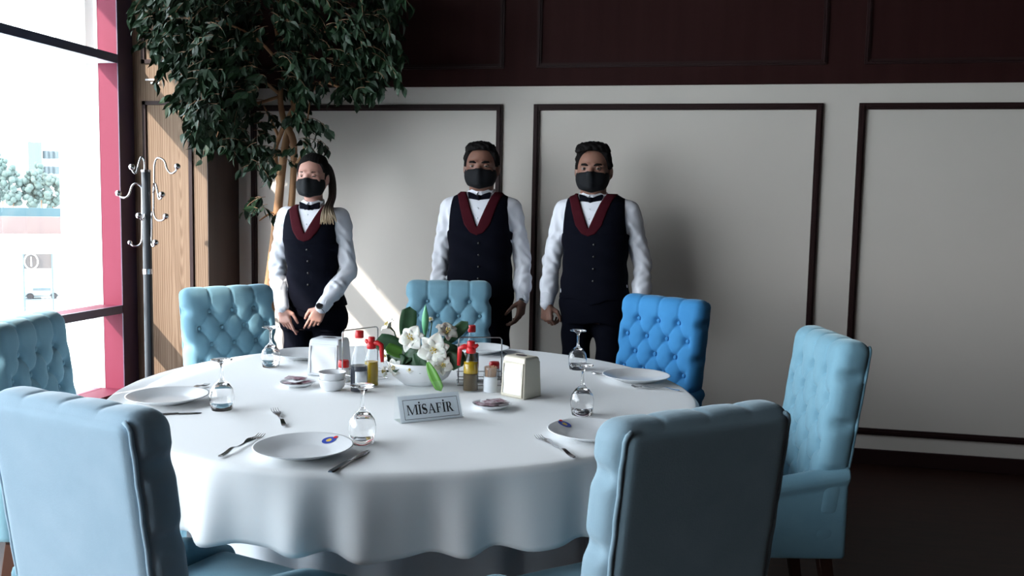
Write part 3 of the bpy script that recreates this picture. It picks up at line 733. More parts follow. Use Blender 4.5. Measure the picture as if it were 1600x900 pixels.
cutl(knf, (233, 648), (313, 645), 'steel knife below the leftmost plate', 'knife')
cutl(knf, (926, 583), (958, 588), 'steel knife tip left of the plate before the strongly blue chair', 'knife')
cutl(knf, (790, 553), (764, 541), 'steel knife right of the plate behind the oil bottles', 'knife')

# ------------------------------------------------------------------ condiments
def local_frame(a, b):
    d = (b - a); return math.atan2(d.y, d.x)
def dispenser(loc, rz, m, label, side_logo, sc_=1.0):
    t = empty('napkin_dispenser', loc, rz)      # wide napkin faces at local -y and +y
    W, D, H = .052, .044, .135
    b = MB()
    V = []; 
    rows = [(0, 1.0, 1.0), (.004, 1.0, 1.0), (.115, .93, .86), (.128, .90, .80), (.134, .84, .70), (H, .72, .5)]
    for z, kx, ky in rows: V += [(-W * kx, -D * ky, z), (W * kx, -D * ky, z), (W * kx, D * ky, z), (-W * kx, D * ky, z)]
    F = [(3, 2, 1, 0)]
    for i in range(len(rows) - 1):
        for k in range(4): F.append((i * 4 + k, i * 4 + (k + 1) % 4, i * 4 + 4 + (k + 1) % 4, i * 4 + 4 + k))
    F.append(tuple(len(V) - 4 + k for k in range(4)))
    b.add(V, F); b.build('casing', m, t, bevel=.006, seg=3)
    for s in (-1, 1):
        n = MB(); yy = lambda z: s * D * float(np.interp(z, [0, .115, .128], [1, .86, .8]))
        pts = [(-.040, .012), (.040, .012), (.037, .112), (-.037, .112)]
        Vn = []; nx, nz = 12, 10
        for i in range(nz + 1):
            z = .012 + .100 * i / nz; wd = .040 - .003 * i / nz
            for k in range(nx + 1):
                x = -wd + 2 * wd * k / nx; bul = .003 * math.sin(PI * k / nx) + .0025 * math.sin(3 * x / wd + z * 60) * math.sin(PI * i / nz)
                Vn.append((x, yy(z) + s * (.0015 + bul), z))
        Fn = [(i * (nx + 1) + k, i * (nx + 1) + k + 1, (i + 1) * (nx + 1) + k + 1, (i + 1) * (nx + 1) + k) for i in range(nz) for k in range(nx)]
        mk('napkin', Vn, Fn, M['napkin'], t, True)
        r = MB()
        for x0, x1, z0, z1 in ((-.044, -.040, .008, .116), (.040, .044, .008, .116), (-.044, .044, .110, .116), (-.044, .044, .006, .012)):
            r.add([(x0, yy(z0) + s * .0025, z0), (x1, yy(z0) + s * .0025, z0), (x1, yy(z1) + s * .0025, z1), (x0, yy(z1) + s * .0025, z1)], [(0, 1, 2, 3)])
        ro = r.build('window_rim', m, t); so_ = ro.modifiers.new('t', 'SOLIDIFY'); so_.thickness = .004; so_.offset = 0
    if side_logo: MB().lathe([(.0001, 0), (.011, .0004), (.012, 0)], 24, (W * .94, 0, .085), 1, 1).build('oval_emblem', M['dark_print'], t)
    else: MB().lathe([(.020, 0), (.020, .0006), (.0001, .0008)], 28, (0, 0, H + .0003), 1.1, .6).build('oval_emblem', M['dark_print'], t)
    t.scale = (sc_, sc_, 1.0); tag(t, label, 'napkin dispenser'); return t
A, B = atz(484, 586), atz(524, 590); dd = (B - A).normalized(); nrm = Vector((-dd.y, dd.x, 0))
dispenser(zt(A + dd * .054 + nrm * .046), math.atan2(dd.y, dd.x) + .12, M['white_plastic'], 'white napkin dispenser at the left, behind the stacked bowls', False, 1.22)
A, B = atz(781, 618), atz(812, 634); dd = (B - A).normalized(); dd = Vector((.86, -.51, 0)); nrm = Vector((-dd.y, dd.x, 0))
dispenser(zt(A + dd * .050 + nrm * .048), math.atan2(dd.y, dd.x), M['cream_plastic'], 'cream napkin dispenser with a dark oval emblem on top, right of the toothpicks', False)

# stacked bowls
for i in range(2):
    p = atz(517, 608, .755); o = MB().lathe([(.028, 0), (.030, .003), (.040, .012), (.0445, .034), (.0460, .036), (.0455, .038), (.0425, .036), (.038, .014), (.02, .006), (.001, .006)], 40).build('small_bowl', M['porcelain'], None, smooth=True, loc=zt(p, .024 * i) + Vector((0, .012, 0)))
    tag(o, 'small white bowl left of the vinegar bottle, %s of the stacked two' % ('lower', 'upper')[i], 'bowl', 'stacked small bowls')
def shaker(u, v, name, label, h=.075):
    t = empty(name, zt(atz(u, v)))
    MB().lathe([(.020, 0), (.022, .004), (.021, .03), (.017, .045), (.016, h - .02)], 28).build('shaker_body', M['white_plastic'], t, smooth=True)
    MB().lathe([(.019, h - .024), (.0195, h - .006), (.017, h), (.001, h + .001)], 28).build('cap', M['red_plastic'], t, smooth=True, auto=40)
    tag(t, label, 'shaker'); return t
shaker(537, 596, 'salt_shaker', 'white shaker with a red cap in front of the white napkin dispenser')
shaker(772, 591, 'pepper_shaker', 'white shaker with a red cap behind the toothpick jar', .060)

def bottle(u, v, H, rb, label, liq, lvl, cap, spout=None, name='bottle', capname='cap', cat='bottle', hang=0):
    t = empty(name, zt(atz(u, v)))
    prof = [(rb * .9, 0), (rb, .004), (rb, H * .45), (rb * .92, H * .55), (rb * .5, H * .74), (rb * .42, H * .80), (rb * .42, H * .92)]
    MB().lathe(prof, 32).build('bottle_glass', M['thin'], t, smooth=True)
    zs = np.linspace(.004, lvl, 8); pr = [(float(np.interp(z, [q[1] for q in prof], [q[0] for q in prof])) - .0007, z) for z in zs] + [(.0005, lvl)]
    MB().lathe([(.0005, .003)] + pr, 32).build('liquid', M[liq], t, smooth=True, auto=50)
    MB().lathe([(rb * .50, H * .88), (rb * .52, H * .895), (rb * .52, H * .985), (rb * .45, H), (.001, H)], 28).build(capname, M['red_plastic'], t, smooth=True, auto=40)
    if spout:
        b = MB(); s = spout; k = rb * .5
        MB().lathe([(rb * .60, H * .76), (rb * .66, H * .78), (rb * .66, H * .84), (rb * .5, H * .90), (.001, H * .90)], 28).build('pourer_collar', M['red_plastic'], t, smooth=True)
        b.tube([(0, 0, H * .86), (s * rb * .9, 0, H * .885), (s * rb * 1.5, 0, H * .84), (s * rb * 1.55, 0, H * .72), (s * rb * 1.65, 0, H * .50)], [.008, .009, .009, .008, .006], 12)
        b.tube([(0, 0, H * .85), (-s * rb * .6, 0, H * .90), (-s * rb * .95, 0, H * .93)], [.009, .008, .005], 12)
        b.build('pourer_handle', M['red_plastic'], t, smooth=True)
    tag(t, label, cat); return t
v = bottle(561, 612, .205, .0285, 'tall bottle of dark vinegar with a red cap and pale label, left of the lilies', 'sauce', .088, 'red', name='vinegar_bottle')
n_ = 12; Vl = [((.0292) * math.cos(a), (.0292) * math.sin(a), z) for z in (.022, .072) for a in [math.radians(-95 + 85 * k / n_) for k in range(n_ + 1)]]
lo_ = mk('paper_label', Vl, [(k, k + 1, n_ + 2 + k, n_ + 1 + k) for k in range(n_)], M['white_plastic'], v, True); lo_.modifiers.new('t', 'SOLIDIFY').thickness = .0004
t = bottle(580, 603, .170, .024, 'yellow oil bottle with a red pourer beside the dark vinegar bottle', 'oil', .085, 'red', spout=1, name='oil_bottle')
t = bottle(735, 611, .170, .0255, 'oil jug with a red pouring handle, front of the two right of the lilies', 'oil_dark', .060, 'red', spout=-1, name='oil_jug')
MB().lathe([(.0242, .062), (.0246, .064), (.0230, .100), (.001, .101)], 32).build('oil_layer', M['oil'], t, smooth=True)
bottle(736, 595, .200, .027, 'taller bottle with a dark red cap behind the oil jug', 'oil_dark', .10, 'red', name='dressing_bottle')
# toothpicks
t = empty('toothpick_jar', zt(atz(766, 612)))
MB().lathe([(.022, 0), (.0235, .003), (.0235, .052), (.022, .053), (.021, .006), (.001, .006)], 28).build('jar', M['white_plastic'], t, smooth=True, auto=50)
MB().lathe([(.0240, .048), (.0232, .084), (.0227, .085), (.0234, .048)], 28).build('clear_collar', M['thin'], t, smooth=True)
b = MB(); rnd = random.Random(3)
for i in range(110):
    a = rnd.uniform(0, 2 * PI); r0 = .017 * math.sqrt(rnd.random()); r1 = min(r0 + .005, .0215)
    b.tube([(r0 * math.cos(a), r0 * math.sin(a), .012), (r1 * math.cos(a + .2), r1 * math.sin(a + .2), .080 + rnd.uniform(0, .008))], [.0012, .0007], 5)
tag(b.build('toothpicks', M['pick'], t), kind='stuff')
tag(t, 'small white jar full of wooden toothpicks left of the cream napkin dispenser', 'toothpick jar')
# wire carriers
def carrier(pa, pb, zt_, label, w_=.05):
    A, B = zt(atz(*pa)), zt(atz(*pb)); d = (B - A).normalized(); n = Vector((-d.y, d.x, 0)); t = empty('condiment_carrier', A)
    U = Vector((0, 0, 1)); b = MB(); L = (B - A).length
    b.tube([U * .004, U * (zt_ - .008), d * .004 + U * (zt_ - .002), d * .010 + U * zt_, d * (L - .010) + U * zt_, d * (L - .004) + U * (zt_ - .002), d * L + U * (zt_ - .008), d * L + U * .004], .0022, 8)
    b.build('handle', M['chrome'], t, smooth=True)
    b = MB()
    for z in (.004, .035):
        P = [U * z + n * w_ * s + d * x for s, x in ((-1, -.004), (-1, L + .004), (1, L + .004), (1, -.004), (-1, -.004))]
        b.tube(P, .0016, 6)
    b.build('basket', M['chrome'], t)
    tag(t, label, 'condiment carrier'); return t
carrier((535, 600), (590, 590), .185, 'chrome wire condiment carrier with tall handle around the vinegar and oil bottles')
carrier((716, 600), (783, 600), .165, 'chrome wire condiment carrier with tall handle behind the toothpick jar')
# saucers with sachets
def saucer(u, v, label, packs, seed):
    c = zt(atz(u, v, .758)); o = MB().lathe([(.030, 0), (.032, .003), (.050, .009), (.0600, .0155), (.0610, .0165), (.0600, .0172), (.050, .0115), (.03, .0050), (.001, .0050)], 48).build('saucer', M['porcelain'], None, smooth=True, loc=c)
    tag(o, label, 'saucer', 'saucers of sachets'); r = random.Random(seed)
    for i, (dx, dy, a, lb) in enumerate(packs):
        V = []; F = []; nx, ny = 8, 6; ws, hs = .034, .022
        for s in (1, -1):
            for k in range(ny + 1):
                for j in range(nx + 1):
                    x, y = j / nx * 2 - 1, k / ny * 2 - 1; e = max(0, (1 - x ** 4) * (1 - y ** 4))
                    V.append((x * ws, y * hs, s * (.0022 * e + .0002)))
        m_ = (nx + 1) * (ny + 1)
        for k in range(ny):
            for j in range(nx):
                a0 = k * (nx + 1) + j; F.append((a0, a0 + 1, a0 + nx + 2, a0 + nx + 1)); F.append((m_ + a0, m_ + a0 + nx + 1, m_ + a0 + nx + 2, m_ + a0 + 1))
        q = mk('sugar_sachet', V, F, M['sachet'] if i % 3 != 2 else M['napkin'], None, True, (c.x + dx, c.y + dy, c.z + .0115 + .0048 * i))
        q.rotation_euler = (r.uniform(-.08, .08), r.uniform(-.08, .08), a)
        if i % 3 == 2:
            MB().box((-.016, -.010, .0021), (.010, .008, .0028)).build('printed_mark', M['dark_print'], q)
        tag(q, lb, 'sachet', 'sachets on the saucers')
saucer(465, 600, 'small saucer of sachets at the left, before the white napkin dispenser',
       [(-.015, -.008, .3, 'printed sachet on the left saucer, bottom one'), (.016, .010, -.4, 'printed sachet on the left saucer, second from bottom'), (.004, -.004, 1.2, 'pale sachet with a dark mark on the left saucer'), (-.012, .012, .1, 'printed sachet lying topmost on the left saucer')], 1)
saucer(768, 634, 'small saucer of sachets before the cream napkin dispenser',
       [(-.016, .004, .5, 'printed sachet on the right saucer, bottom one'), (.018, -.002, .9, 'printed sachet on the right saucer, second from bottom'), (-.002, .006, .2, 'pale sachet with a dark mark on the right saucer'), (.012, -.012, .8, 'printed sachet lying topmost on the right saucer')], 2)

# ------------------------------------------------------------------ table sign
A, B = zt(atz(627, 662)), zt(atz(723, 652)); d = (B - A); W = d.length; rz = math.atan2(d.y, d.x)
sg = empty('table_sign', A, rz)       # local x along the card, -y to the viewer
H1, TL = .070, .034
def onc(x, z, off=0): return (x, TL * z / H1 - off, z)
M['acrylic'] = thin_glass('clear_acrylic', (.99, 1, 1), .12)
MB().poly([onc(0, 0), onc(W, 0), onc(W, H1), onc(0, H1)], (0, .0015, 0)).build('card', M['paper'], sg)
MB().poly([onc(-.003, 0, .003), onc(W + .003, 0, .003), onc(W + .003, H1 + .002, .003), onc(-.003, H1 + .002, .003)], (0, .002, 0)).build('front_pane', M['acrylic'], sg)
MB().poly([(-.003, .050, 0), (W + .003, .050, 0), (W + .003, .040, .105), (-.003, .040, .105)], (0, .002, 0)).build('rear_pane', M['acrylic'], sg)
b = MB(); b.box((-.003, -.002, -.0004), (W + .003, .052, .0016)); b.build('base', M['acrylic'], sg)
L = MB(); oy = .0042
def flat(pts): L.poly([onc(x, z, oy) for x, z in pts], (0, .0006, 0))
def rect(x0, z0, x1, z1): flat([(x0, z0), (x1, z0), (x1, z1), (x0, z1)])
def bord(x0, x1, z0, z1, w_):
    rect(x0, z0, x1, z0 + w_); rect(x0, z1 - w_, x1, z1); rect(x0, z0 + w_, x0 + w_, z1 - w_); rect(x1 - w_, z0 + w_, x1, z1 - w_)
bord(.012, W - .010, .008, .060, .0011)
x = .023; zb, zh = .020, .026; s = (W - .026 - .030) / 5.95; U_ = s; th, tn_ = U_ * .20, U_ * .08; sf = U_ * .055
def I_(x0, wd):   # thick stem with serifs
    rect(x0, zb, x0 + wd, zb + zh); rect(x0 - th * .5, zb, x0 + wd + th * .5, zb + sf); rect(x0 - th * .5, zb + zh - sf, x0 + wd + th * .5, zb + zh)
def bar(a, b_, wd):
    (x0, z0), (x1, z1) = a, b_; flat([(x0, z0), (x0 + wd, z0), (x1 + wd, z1), (x1, z1)])
def dot(cx, cz, r): flat([(cx + r * math.cos(k * PI / 5), cz + r * math.sin(k * PI / 5)) for k in range(10)])
# M
I_(x + .001, tn_); I_(x + U_ * 1.12, th); bar((x + U_ * .52, zb), (x + .001, zb + zh), th * .95) if False else flat([(x + .001, zb + zh), (x + .001 + th, zb + zh), (x + U_ * .66, zb + .003), (x + U_ * .54, zb)])
flat([(x + U_ * .54, zb), (x + U_ * .62, zb), (x + U_ * 1.16, zb + zh), (x + U_ * 1.10, zb + zh)]); x += U_ * 1.58
I_(x, th); dot(x + th / 2, zb + zh + .0048, .0026); x += U_ * .52
# S
def S_(x0):
    w2 = U_ * .27; cx = x0 + w2; pts = []
    for k in range(25):
        t = k / 24; 
        if t < .5: a = math.radians(35 + (270 - 35) * (t / .5)); px, pz = cx + w2 * math.cos(a) * .92, zb + zh * .745 + zh * .235 * math.sin(a)
        else: a = math.radians(90 - (270 - 35) * ((t - .5) / .5)); px, pz = cx + w2 * math.cos(a), zb + zh * .265 + zh * .245 * math.sin(a)
        pts.append((px, pz))
    for k in range(24):
        t = (k + .5) / 24; wd = U_ * (.05 + .10 * math.exp(-((t - .5) / .16) ** 2)); (ax, az), (bx, bz) = pts[k], pts[k + 1]
        nx, nz = -(bz - az), bx - ax; l = math.hypot(nx, nz) + 1e-9; nx, nz = nx / l * wd, nz / l * wd
        ex, ez = (bx - ax) * .15, (bz - az) * .15
        flat([(ax - ex + nx, az - ez + nz), (ax - ex - nx, az - ez - nz), (bx + ex - nx, bz + ez - nz), (bx + ex + nx, bz + ez + nz)])
    rect(pts[0][0] - .0005, pts[0][1] - zh * .12, pts[0][0] + .0012, zb + zh); rect(pts[-1][0] - .0012, zb, pts[-1][0] + .0005, pts[-1][1] + zh * .14)
S_(x - th * .3); x += U_ * .72
# A
flat([(x + U_ * .42, zb + zh), (x + U_ * .50, zb + zh), (x + U_ * .12, zb), (x + U_ * .05, zb)]); flat([(x + U_ * .38, zb + zh), (x + U_ * .52, zb + zh), (x + U_ * .93, zb), (x + U_ * .71, zb)])
rect(x + U_ * .20, zb + zh * .30, x + U_ * .74, zb + zh * .30 + tn_ * .8); rect(x - U_ * .04, zb, x + U_ * .24, zb + sf); rect(x + U_ * .62, zb, x + U_ * 1.02, zb + sf); x += U_ * 1.17
# F
I_(x, th); rect(x, zb + zh - sf * 1.2, x + U_ * .66, zb + zh); rect(x + U_ * .61, zb + zh * .74, x + U_ * .66, zb + zh); rect(x, zb + zh * .50, x + U_ * .48, zb + zh * .50 + sf * 1.2); rect(x + U_ * .44, zb + zh * .40, x + U_ * .49, zb + zh * .66); x += U_ * .88
I_(x, th); dot(x + th / 2, zb + zh + .0048, .0026); x += U_ * .50
# R
I_(x, th); rect(x, zb + zh - sf, x + U_ * .36, zb + zh); rect(x, zb + zh * .48, x + U_ * .36, zb + zh * .48 + sf)
pp = [(x + U_ * .34 + U_ * .20 * math.cos(a), zb + zh * .755 + zh * .215 * math.sin(a)) for a in [PI / 2 - PI * k / 10 for k in range(11)]]
for k in range(10):
    (ax, az), (bx, bz) = pp[k], pp[k + 1]; wd = U_ * (.04 + .06 * math.sin(PI * (k + .5) / 10)); nx, nz = -(bz - az), bx - ax; l = math.hypot(nx, nz); nx, nz = nx / l * wd, nz / l * wd
    flat([(ax + nx, az + nz), (ax - nx, az - nz), (bx - nx, bz - nz), (bx + nx, bz + nz)])
flat([(x + U_ * .25, zb + zh * .52), (x + U_ * .45, zb + zh * .52), (x + U_ * .86, zb), (x + U_ * .62, zb)]); rect(x + U_ * .60, zb, x + U_ * .93, zb + sf)
L.build('lettering', M['ink'], sg)
tag(sg, 'clear acrylic table sign reading MİSAFİR in black on a white card', 'sign')

# ------------------------------------------------------------------ bowl and lilies
pc = zt(atz(657, 600, .75)); 
MB_ = MB().lathe([(.060, 0), (.064, .004), (.098, .030), (.114, .060), (.118, .080), (.115, .081), (.109, .060), (.090, .030), (.05, .012), (.001, .012)], 64, (0, 0, 0), 1.0, .80)
bw = MB_.build('flower_bowl', M['porcelain'], None, smooth=True, loc=pc); bw.rotation_euler.z = .10
tag(bw, 'wide white bowl holding the lilies in the middle of the table', 'bowl')
fa = empty('lily_arrangement', pc + Vector((0, 0, .045)))
def leafmesh(L_, W_, curl, n=10, fold_=.25, tip=1.0, base=.35):
    V = []; F = []
    for i in range(n + 1):
        t = i / n; wd = W_ * (math.sin(PI * min(1, (t * (1 - base) + base * .12) ** .8)) ** .9) * (1 if t < 1 else 0); x = L_ * t; z = curl * L_ * t * t
        for s in (-1, -.5, 0, .5, 1): V.append((x, s * wd, z + abs(s) * wd * fold_))
    for i in range(n):
        for k in range(4): F.append((i * 5 + k, (i + 1) * 5 + k, (i + 1) * 5 + k + 1, i * 5 + k + 1))
    return V, F
def place(VF, P, dirv, roll, m, name, root, thick=.0008):
    V, F = VF; d = Vector(dirv).normalized(); up = Vector((0, 0, 1)); s = d.cross(Vector((.15, -1, .45)))
    s.normalize(); n_ = s.cross(d); R_ = Matrix.Rotation(roll * .6, 3, d); s = R_ @ s; n_ = R_ @ n_
    V2 = [Vector(P) + d * x + s * y + n_ * z for x, y, z in V]
    o = mk(name, V2, F, m, root, True); so_ = o.modifiers.new('t', 'SOLIDIFY'); so_.thickness = thick; so_.offset = 0; return o
def loc_of(u, v, dy=0.0):
    """a point of the arrangement seen at pixel (u, v), dy metres behind the bowl's centre"""
    p = aty(u, v, pc.y + dy); return p - fa.location
# big dark leaves: (base px, tip px, depth, width)
for (a, b_, dy, wd, m_, roll, cu) in [((660, 556), (630, 566), -.03, .034, 'leaf2', .5, -.2), ((664, 548), (690, 566), -.035, .034, 'leaf2', -.4, -.2), ((656, 545), (650, 576), -.045, .030, 'leaf2', .2, -.1), ((690, 548), (712, 552), -.02, .030, 'leaf2', .2, -.2), ((672, 540), (684, 572), -.05, .028, 'leaf2', -.2, -.1), ((634, 548), (590, 532), .02, .036, 'leaf2', .3, -.1), ((634, 536), (640, 482), .03, .030, 'leaf2', .3, .1), ((636, 556), (604, 545), -.04, .022, 'leaf_bright', .3, .1),
                                      ((650, 552), (604, 562), -.05, .036, 'leaf2', .2, -.25), ((660, 545), (630, 574), -.06, .034, 'leaf2', .4, -.2), ((690, 560), (722, 560), -.02, .030, 'leaf2', .2, -.3), ((690, 540), (728, 505), .05, .022, 'leaf2', .9, 0),
                                      ((668, 560), (645, 565), -.06, .036, 'leaf2', 0, -.2), ((655, 550), (668, 575), -.06, .03, 'leaf2', .2, -.2), ((698, 552), (716, 572), -.05, .028, 'leaf2', .5, -.2), ((640, 545), (655, 532), .04, .03, 'leaf2', .2, 0),
                                      ((672, 545), (705, 545), .03, .03, 'leaf2', .1, 0), ((632, 556), (612, 576), -.06, .028, 'leaf2', .6, -.1), ((648, 552), (664, 580), -.075, .024, 'leaf2', .4, -.1), ((668, 566), (686, 607), -.105, .017, 'leaf_bright', .3, -.15)]:
    P, Q = loc_of(*a, dy), loc_of(*b_, dy - (.01 if m_ != 'leaf_bright' else .03)); place(leafmesh((Q - P).length * 1.08, wd, cu), P, Q - P, roll, M[m_], 'leaf', fa)
# bud
P, Q = loc_of(664, 530, 0), loc_of(665, 476, .0); b = MB(); n = 9
b.tube([P.lerp(Q, k / n) for k in range(n + 1)], [.0025, .004, .0075, .0105, .012, .0125, .0115, .0085, .0050, .001], 12); b.build('bud', M['bud'], fa, smooth=True)
def lily(u, v, dy, r, axis, k6=6, seed=0, open_=.55):
    c = loc_of(u, v, dy); ax = Vector(axis).normalized(); a0 = ax.cross(Vector((0, 0, 1))); a0.normalize(); b0 = ax.cross(a0); rr = random.Random(seed)
    V = []; F = []; f = empty('tmp'); bpy.data.objects.remove(f)
    for k in range(k6):
        a = 2 * PI * k / k6 + .3; rad = a0 * math.cos(a) + b0 * math.sin(a); tan = ax.cross(rad); L_ = r * rr.uniform(.92, 1.1); wd = r * (.36 if k % 2 else .50); n = 9; o0 = len(V)
        for i in range(n + 1):
            t = i / n; out = L_ * (t ** 1.25) * .98; upp = r * (open_ * math.sin(t * 2.0) - .12 * t) ; w_ = wd * math.sin(PI * (t * .90 + .08)) ** .8
            for s in (-1, -.5, 0, .5, 1): V.append(c + rad * out + ax * (upp + abs(s) * w_ * .25) + tan * s * w_)
        for i in range(n):
            for q in range(4): F.append((o0 + i * 5 + q, o0 + (i + 1) * 5 + q, o0 + (i + 1) * 5 + q + 1, o0 + i * 5 + q + 1))
    fl = mk('flower', V, F, M['petal'], fa, True); so_ = fl.modifiers.new('t', 'SOLIDIFY'); so_.thickness = .0008
    b = MB()
    for k in range(5):
        a = 2 * PI * k / 5; rad = a0 * math.cos(a) + b0 * math.sin(a); e = c + ax * r * .62 + rad * r * .16; b.tube([c, e], .0009, 5); b.ball(e, .0028, 6, 5)
    b.tube([c - ax * r * .1, c + ax * r * .3], [r * .10, r * .07], 8); b.build('stamen', M['petal_in'], fl, smooth=True)
    MB().tube([c, c - ax * .02, Vector((c.x * .5, c.y * .5, 0))], [.004, .0025, .0025], 6).build('stem', M['leaf2'], fa)
lily(645, 531, -.055, .050, (-.1, -.85, .5), 6, 1, .40)
lily(680, 546, -.060, .058, (.1, -.95, .05), 6, 2, .35)
lily(697, 522, .01, .042, (.4, -.5, .7), 6, 3, .5)
lily(610, 512, .05, .036, (-.6, -.3, .7), 5, 4)
lily(606, 557, -.02, .026, (-.7, -.6, .2), 5, 5)
lily(692, 570, -.065, .036, (.3, -.8, .1), 5, 6, .4)
lily(620, 574, -.06, .034, (-.3, -.9, .1), 5, 7, .4)
lily(604, 580, -.05, .024, (-.7, -.6, .0), 5, 8, .4); lily(636, 500, .08, .022, (-.2, -.4, .7), 5, 9); lily(673, 500, .06, .012, (0, -.6, .6), 5, 10); lily(687, 512, .06, .014, (0, -.6, .6), 5, 11); lily(641, 578, -.085, .014, (0, -.9, .3), 5, 12)
MB().ball((0, 0, -.004), .07, 20, 10, (1.3, .8, .45)).build('moss', M['leaf2'], fa, smooth=True)
tag(fa, 'artificial white lilies with dark leaves and one pale green bud, in the white bowl', 'flower arrangement')

# ================================================================== COAT STAND
cs = empty('coat_stand', (aty(231, 590, 4.30).x + .012, 4.30, 0)); X0 = cs.location.x
def cl_(u, v, dy=0): p = aty(u, v, 4.30 + dy); return (p.x - X0, dy, p.z)
ztp = aty(231, 269, 4.30).z
MB().lathe([(.0235, .02), (.0235, ztp)], 24).build('post', M['black_metal'], cs, smooth=True, auto=50)
MB().lathe([(.17, 0), (.17, .012), (.06, .03), (.03, .05), (.001, .05)], 40).build('base', M['black_metal'], cs, smooth=True, auto=40)
MB().lathe([(.026, aty(231, 428, 4.3).z), (.026, aty(231, 420, 4.3).z)], 24).build('ring', M['chrome'], cs, smooth=True, auto=50)
MB().lathe([(.026, ztp), (.026, ztp + .012), (.001, ztp + .014)], 24).build('top_cap', M['chrome'], cs, smooth=True, auto=50)
def smooth_path(P, n=6):
    P = [Vector(p) for p in P]; out = []
    for i in range(len(P) - 1):
        p0, p1, p2, p3 = P[max(i - 1, 0)], P[i], P[i + 1], P[min(i + 2, len(P) - 1)]
        for k in range(n):
            t = k / n; out.append(.5 * ((2 * p1) + (p2 - p0) * t + (2 * p0 - 5 * p1 + 4 * p2 - p3) * t * t + (3 * p1 - p0 - 3 * p2 + p3) * t ** 3))
    out.append(P[-1]); return out
hooks = [([(241, 300, 0), (241, 262, 0), (244, 249, 0), (250, 247, 0), (257, 252, 0), (261, 264, -.01), (267, 271, -.02), (274, 268, -.02), (277, 260, -.02)], True),
         ([(226, 300, 0), (226, 262, 0), (225, 250, -.02), (221, 245, -.03), (217, 255, -.05), (213, 270, -.07), (208, 268, -.08), (206, 261, -.08)], True),
         ([(222, 345, 0), (222, 300, 0), (219, 290, -.01), (212, 287, -.02), (206, 291, -.03), (202, 303, -.04), (196, 309, -.05), (188, 307, -.05), (185, 302, -.05)], True),
         ([(240, 330, 0), (240, 292, 0), (243, 287, -.03), (246, 298, -.06), (248, 310, -.08), (252, 310, -.09), (253, 304, -.09)], True),
         ([(222, 320, 0), (222, 365, 0), (221, 378, -.01), (216, 384, -.02), (208, 384, -.03), (203, 379, -.03)], False),
         ([(240, 300, 0), (240, 330, 0), (243, 341, -.01), (249, 345, -.02), (256, 343, -.02), (259, 338, -.02)], True),
         ([(237, 330, 0), (237, 370, 0), (237, 382, -.03), (240, 385, -.05), (243, 379, -.07)], True),
         ([(226, 300, 0), (226, 325, 0), (226, 338, -.03), (222, 343, -.06), (217, 337, -.08)], True)]
for P, bl in hooks:
    pts = smooth_path([cl_(*p) for p in P], 4); hk = MB().tube(pts, .0052, 8).build('hook', M['chrome'], cs, smooth=True)
    MB().ball(pts[-1], .0165 if bl else .012, 14, 10).build('ball_tip', M['chrome'], hk, smooth=True)
tag(cs, 'black metal coat stand with curled chrome ball hooks by the window', 'coat stand')

# ================================================================== FICUS
YT = 4.72
tr = empty('potted_ficus_tree', (aty(418, 500, YT).x, YT, 0)); T0 = Vector(tr.location)
def tp(u, v, dy=0.0): return aty(u, v, YT + dy) - T0
MB().lathe([(.13, 0), (.15, .01), (.19, .30), (.20, .32), (.185, .32), (.17, .28), (.001, .28)], 36).build('pot', M['terracotta'], tr, smooth=True, auto=40)
MB().lathe([(.172, .27), (.001, .285)], 24).build('soil', M['soil'], tr)
tk = [([(412, 560, 0), (418, 470, 0), (424, 420, .0), (434, 330, -.02), (440, 270, -.03), (448, 215, -.02), (460, 175, 0), (452, 135, 0), (440, 90, 0), (430, 40, 0)], [.036, .030, .028, .025, .023, .021, .018, .015, .012, .008]),
      ([(416, 560, .03), (424, 470, .03), (440, 400, .03), (452, 350, .02), (458, 280, 0), (458, 220, -.02), (444, 190, -.03), (438, 150, -.02), (446, 110, 0), (460, 60, .02)], [.030, .026, .024, .022, .018, .020, .018, .015, .012, .008]),
      ([(436, 290, .02), (430, 240, .01), (436, 215, 0), (452, 180, -.03), (466, 150, -.04), (470, 120, -.02)], [.014, .014, .013, .012, .010, .008])]
for P, r_ in tk:
    pts = smooth_path([tp(*p) for p in P], 4); rs = list(np.interp(np.linspace(0, 1, len(pts)), np.linspace(0, 1, len(r_)), r_)); MB().tube(pts, rs, 12).build('trunk', M['bark'], tr, smooth=True)
b = MB()
for P in ([(458, 262, 0), (470, 245, -.05), (478, 220, -.1), (480, 195, -.12), (484, 160, -.1)], [(466, 160, 0), (490, 140, -.08), (505, 125, -.1), (530, 120, -.14)], [(436, 215, 0), (422, 185, -.05), (412, 165, -.1)], [(440, 150, 0), (400, 120, -.15), (350, 110, -.3), (310, 120, -.4)], [(445, 110, 0), (400, 60, -.1), (330, 30, -.25), (260, 30, -.35)],
          [(450, 110, 0), (490, 60, -.05), (540, 40, -.1), (590, 60, -.2)], [(440, 80, 0), (450, 20, -.1), (430, -40, -.1)], [(505, 125, -.1), (540, 140, -.15), (580, 150, -.2)], [(438, 330, -.02), (420, 335, -.05), (405, 345, -.1)], [(440, 150, 0), (380, 170, -.2), (350, 190, -.25), (338, 215, -.25)]):
    pts = smooth_path([tp(*p) for p in P], 4); MB().tube(pts, list(np.linspace(.010, .003, len(pts))), 7).build('branch', M['bark'], tr, smooth=True)
rnd = random.Random(11); V = []; F = []; tw = MB()
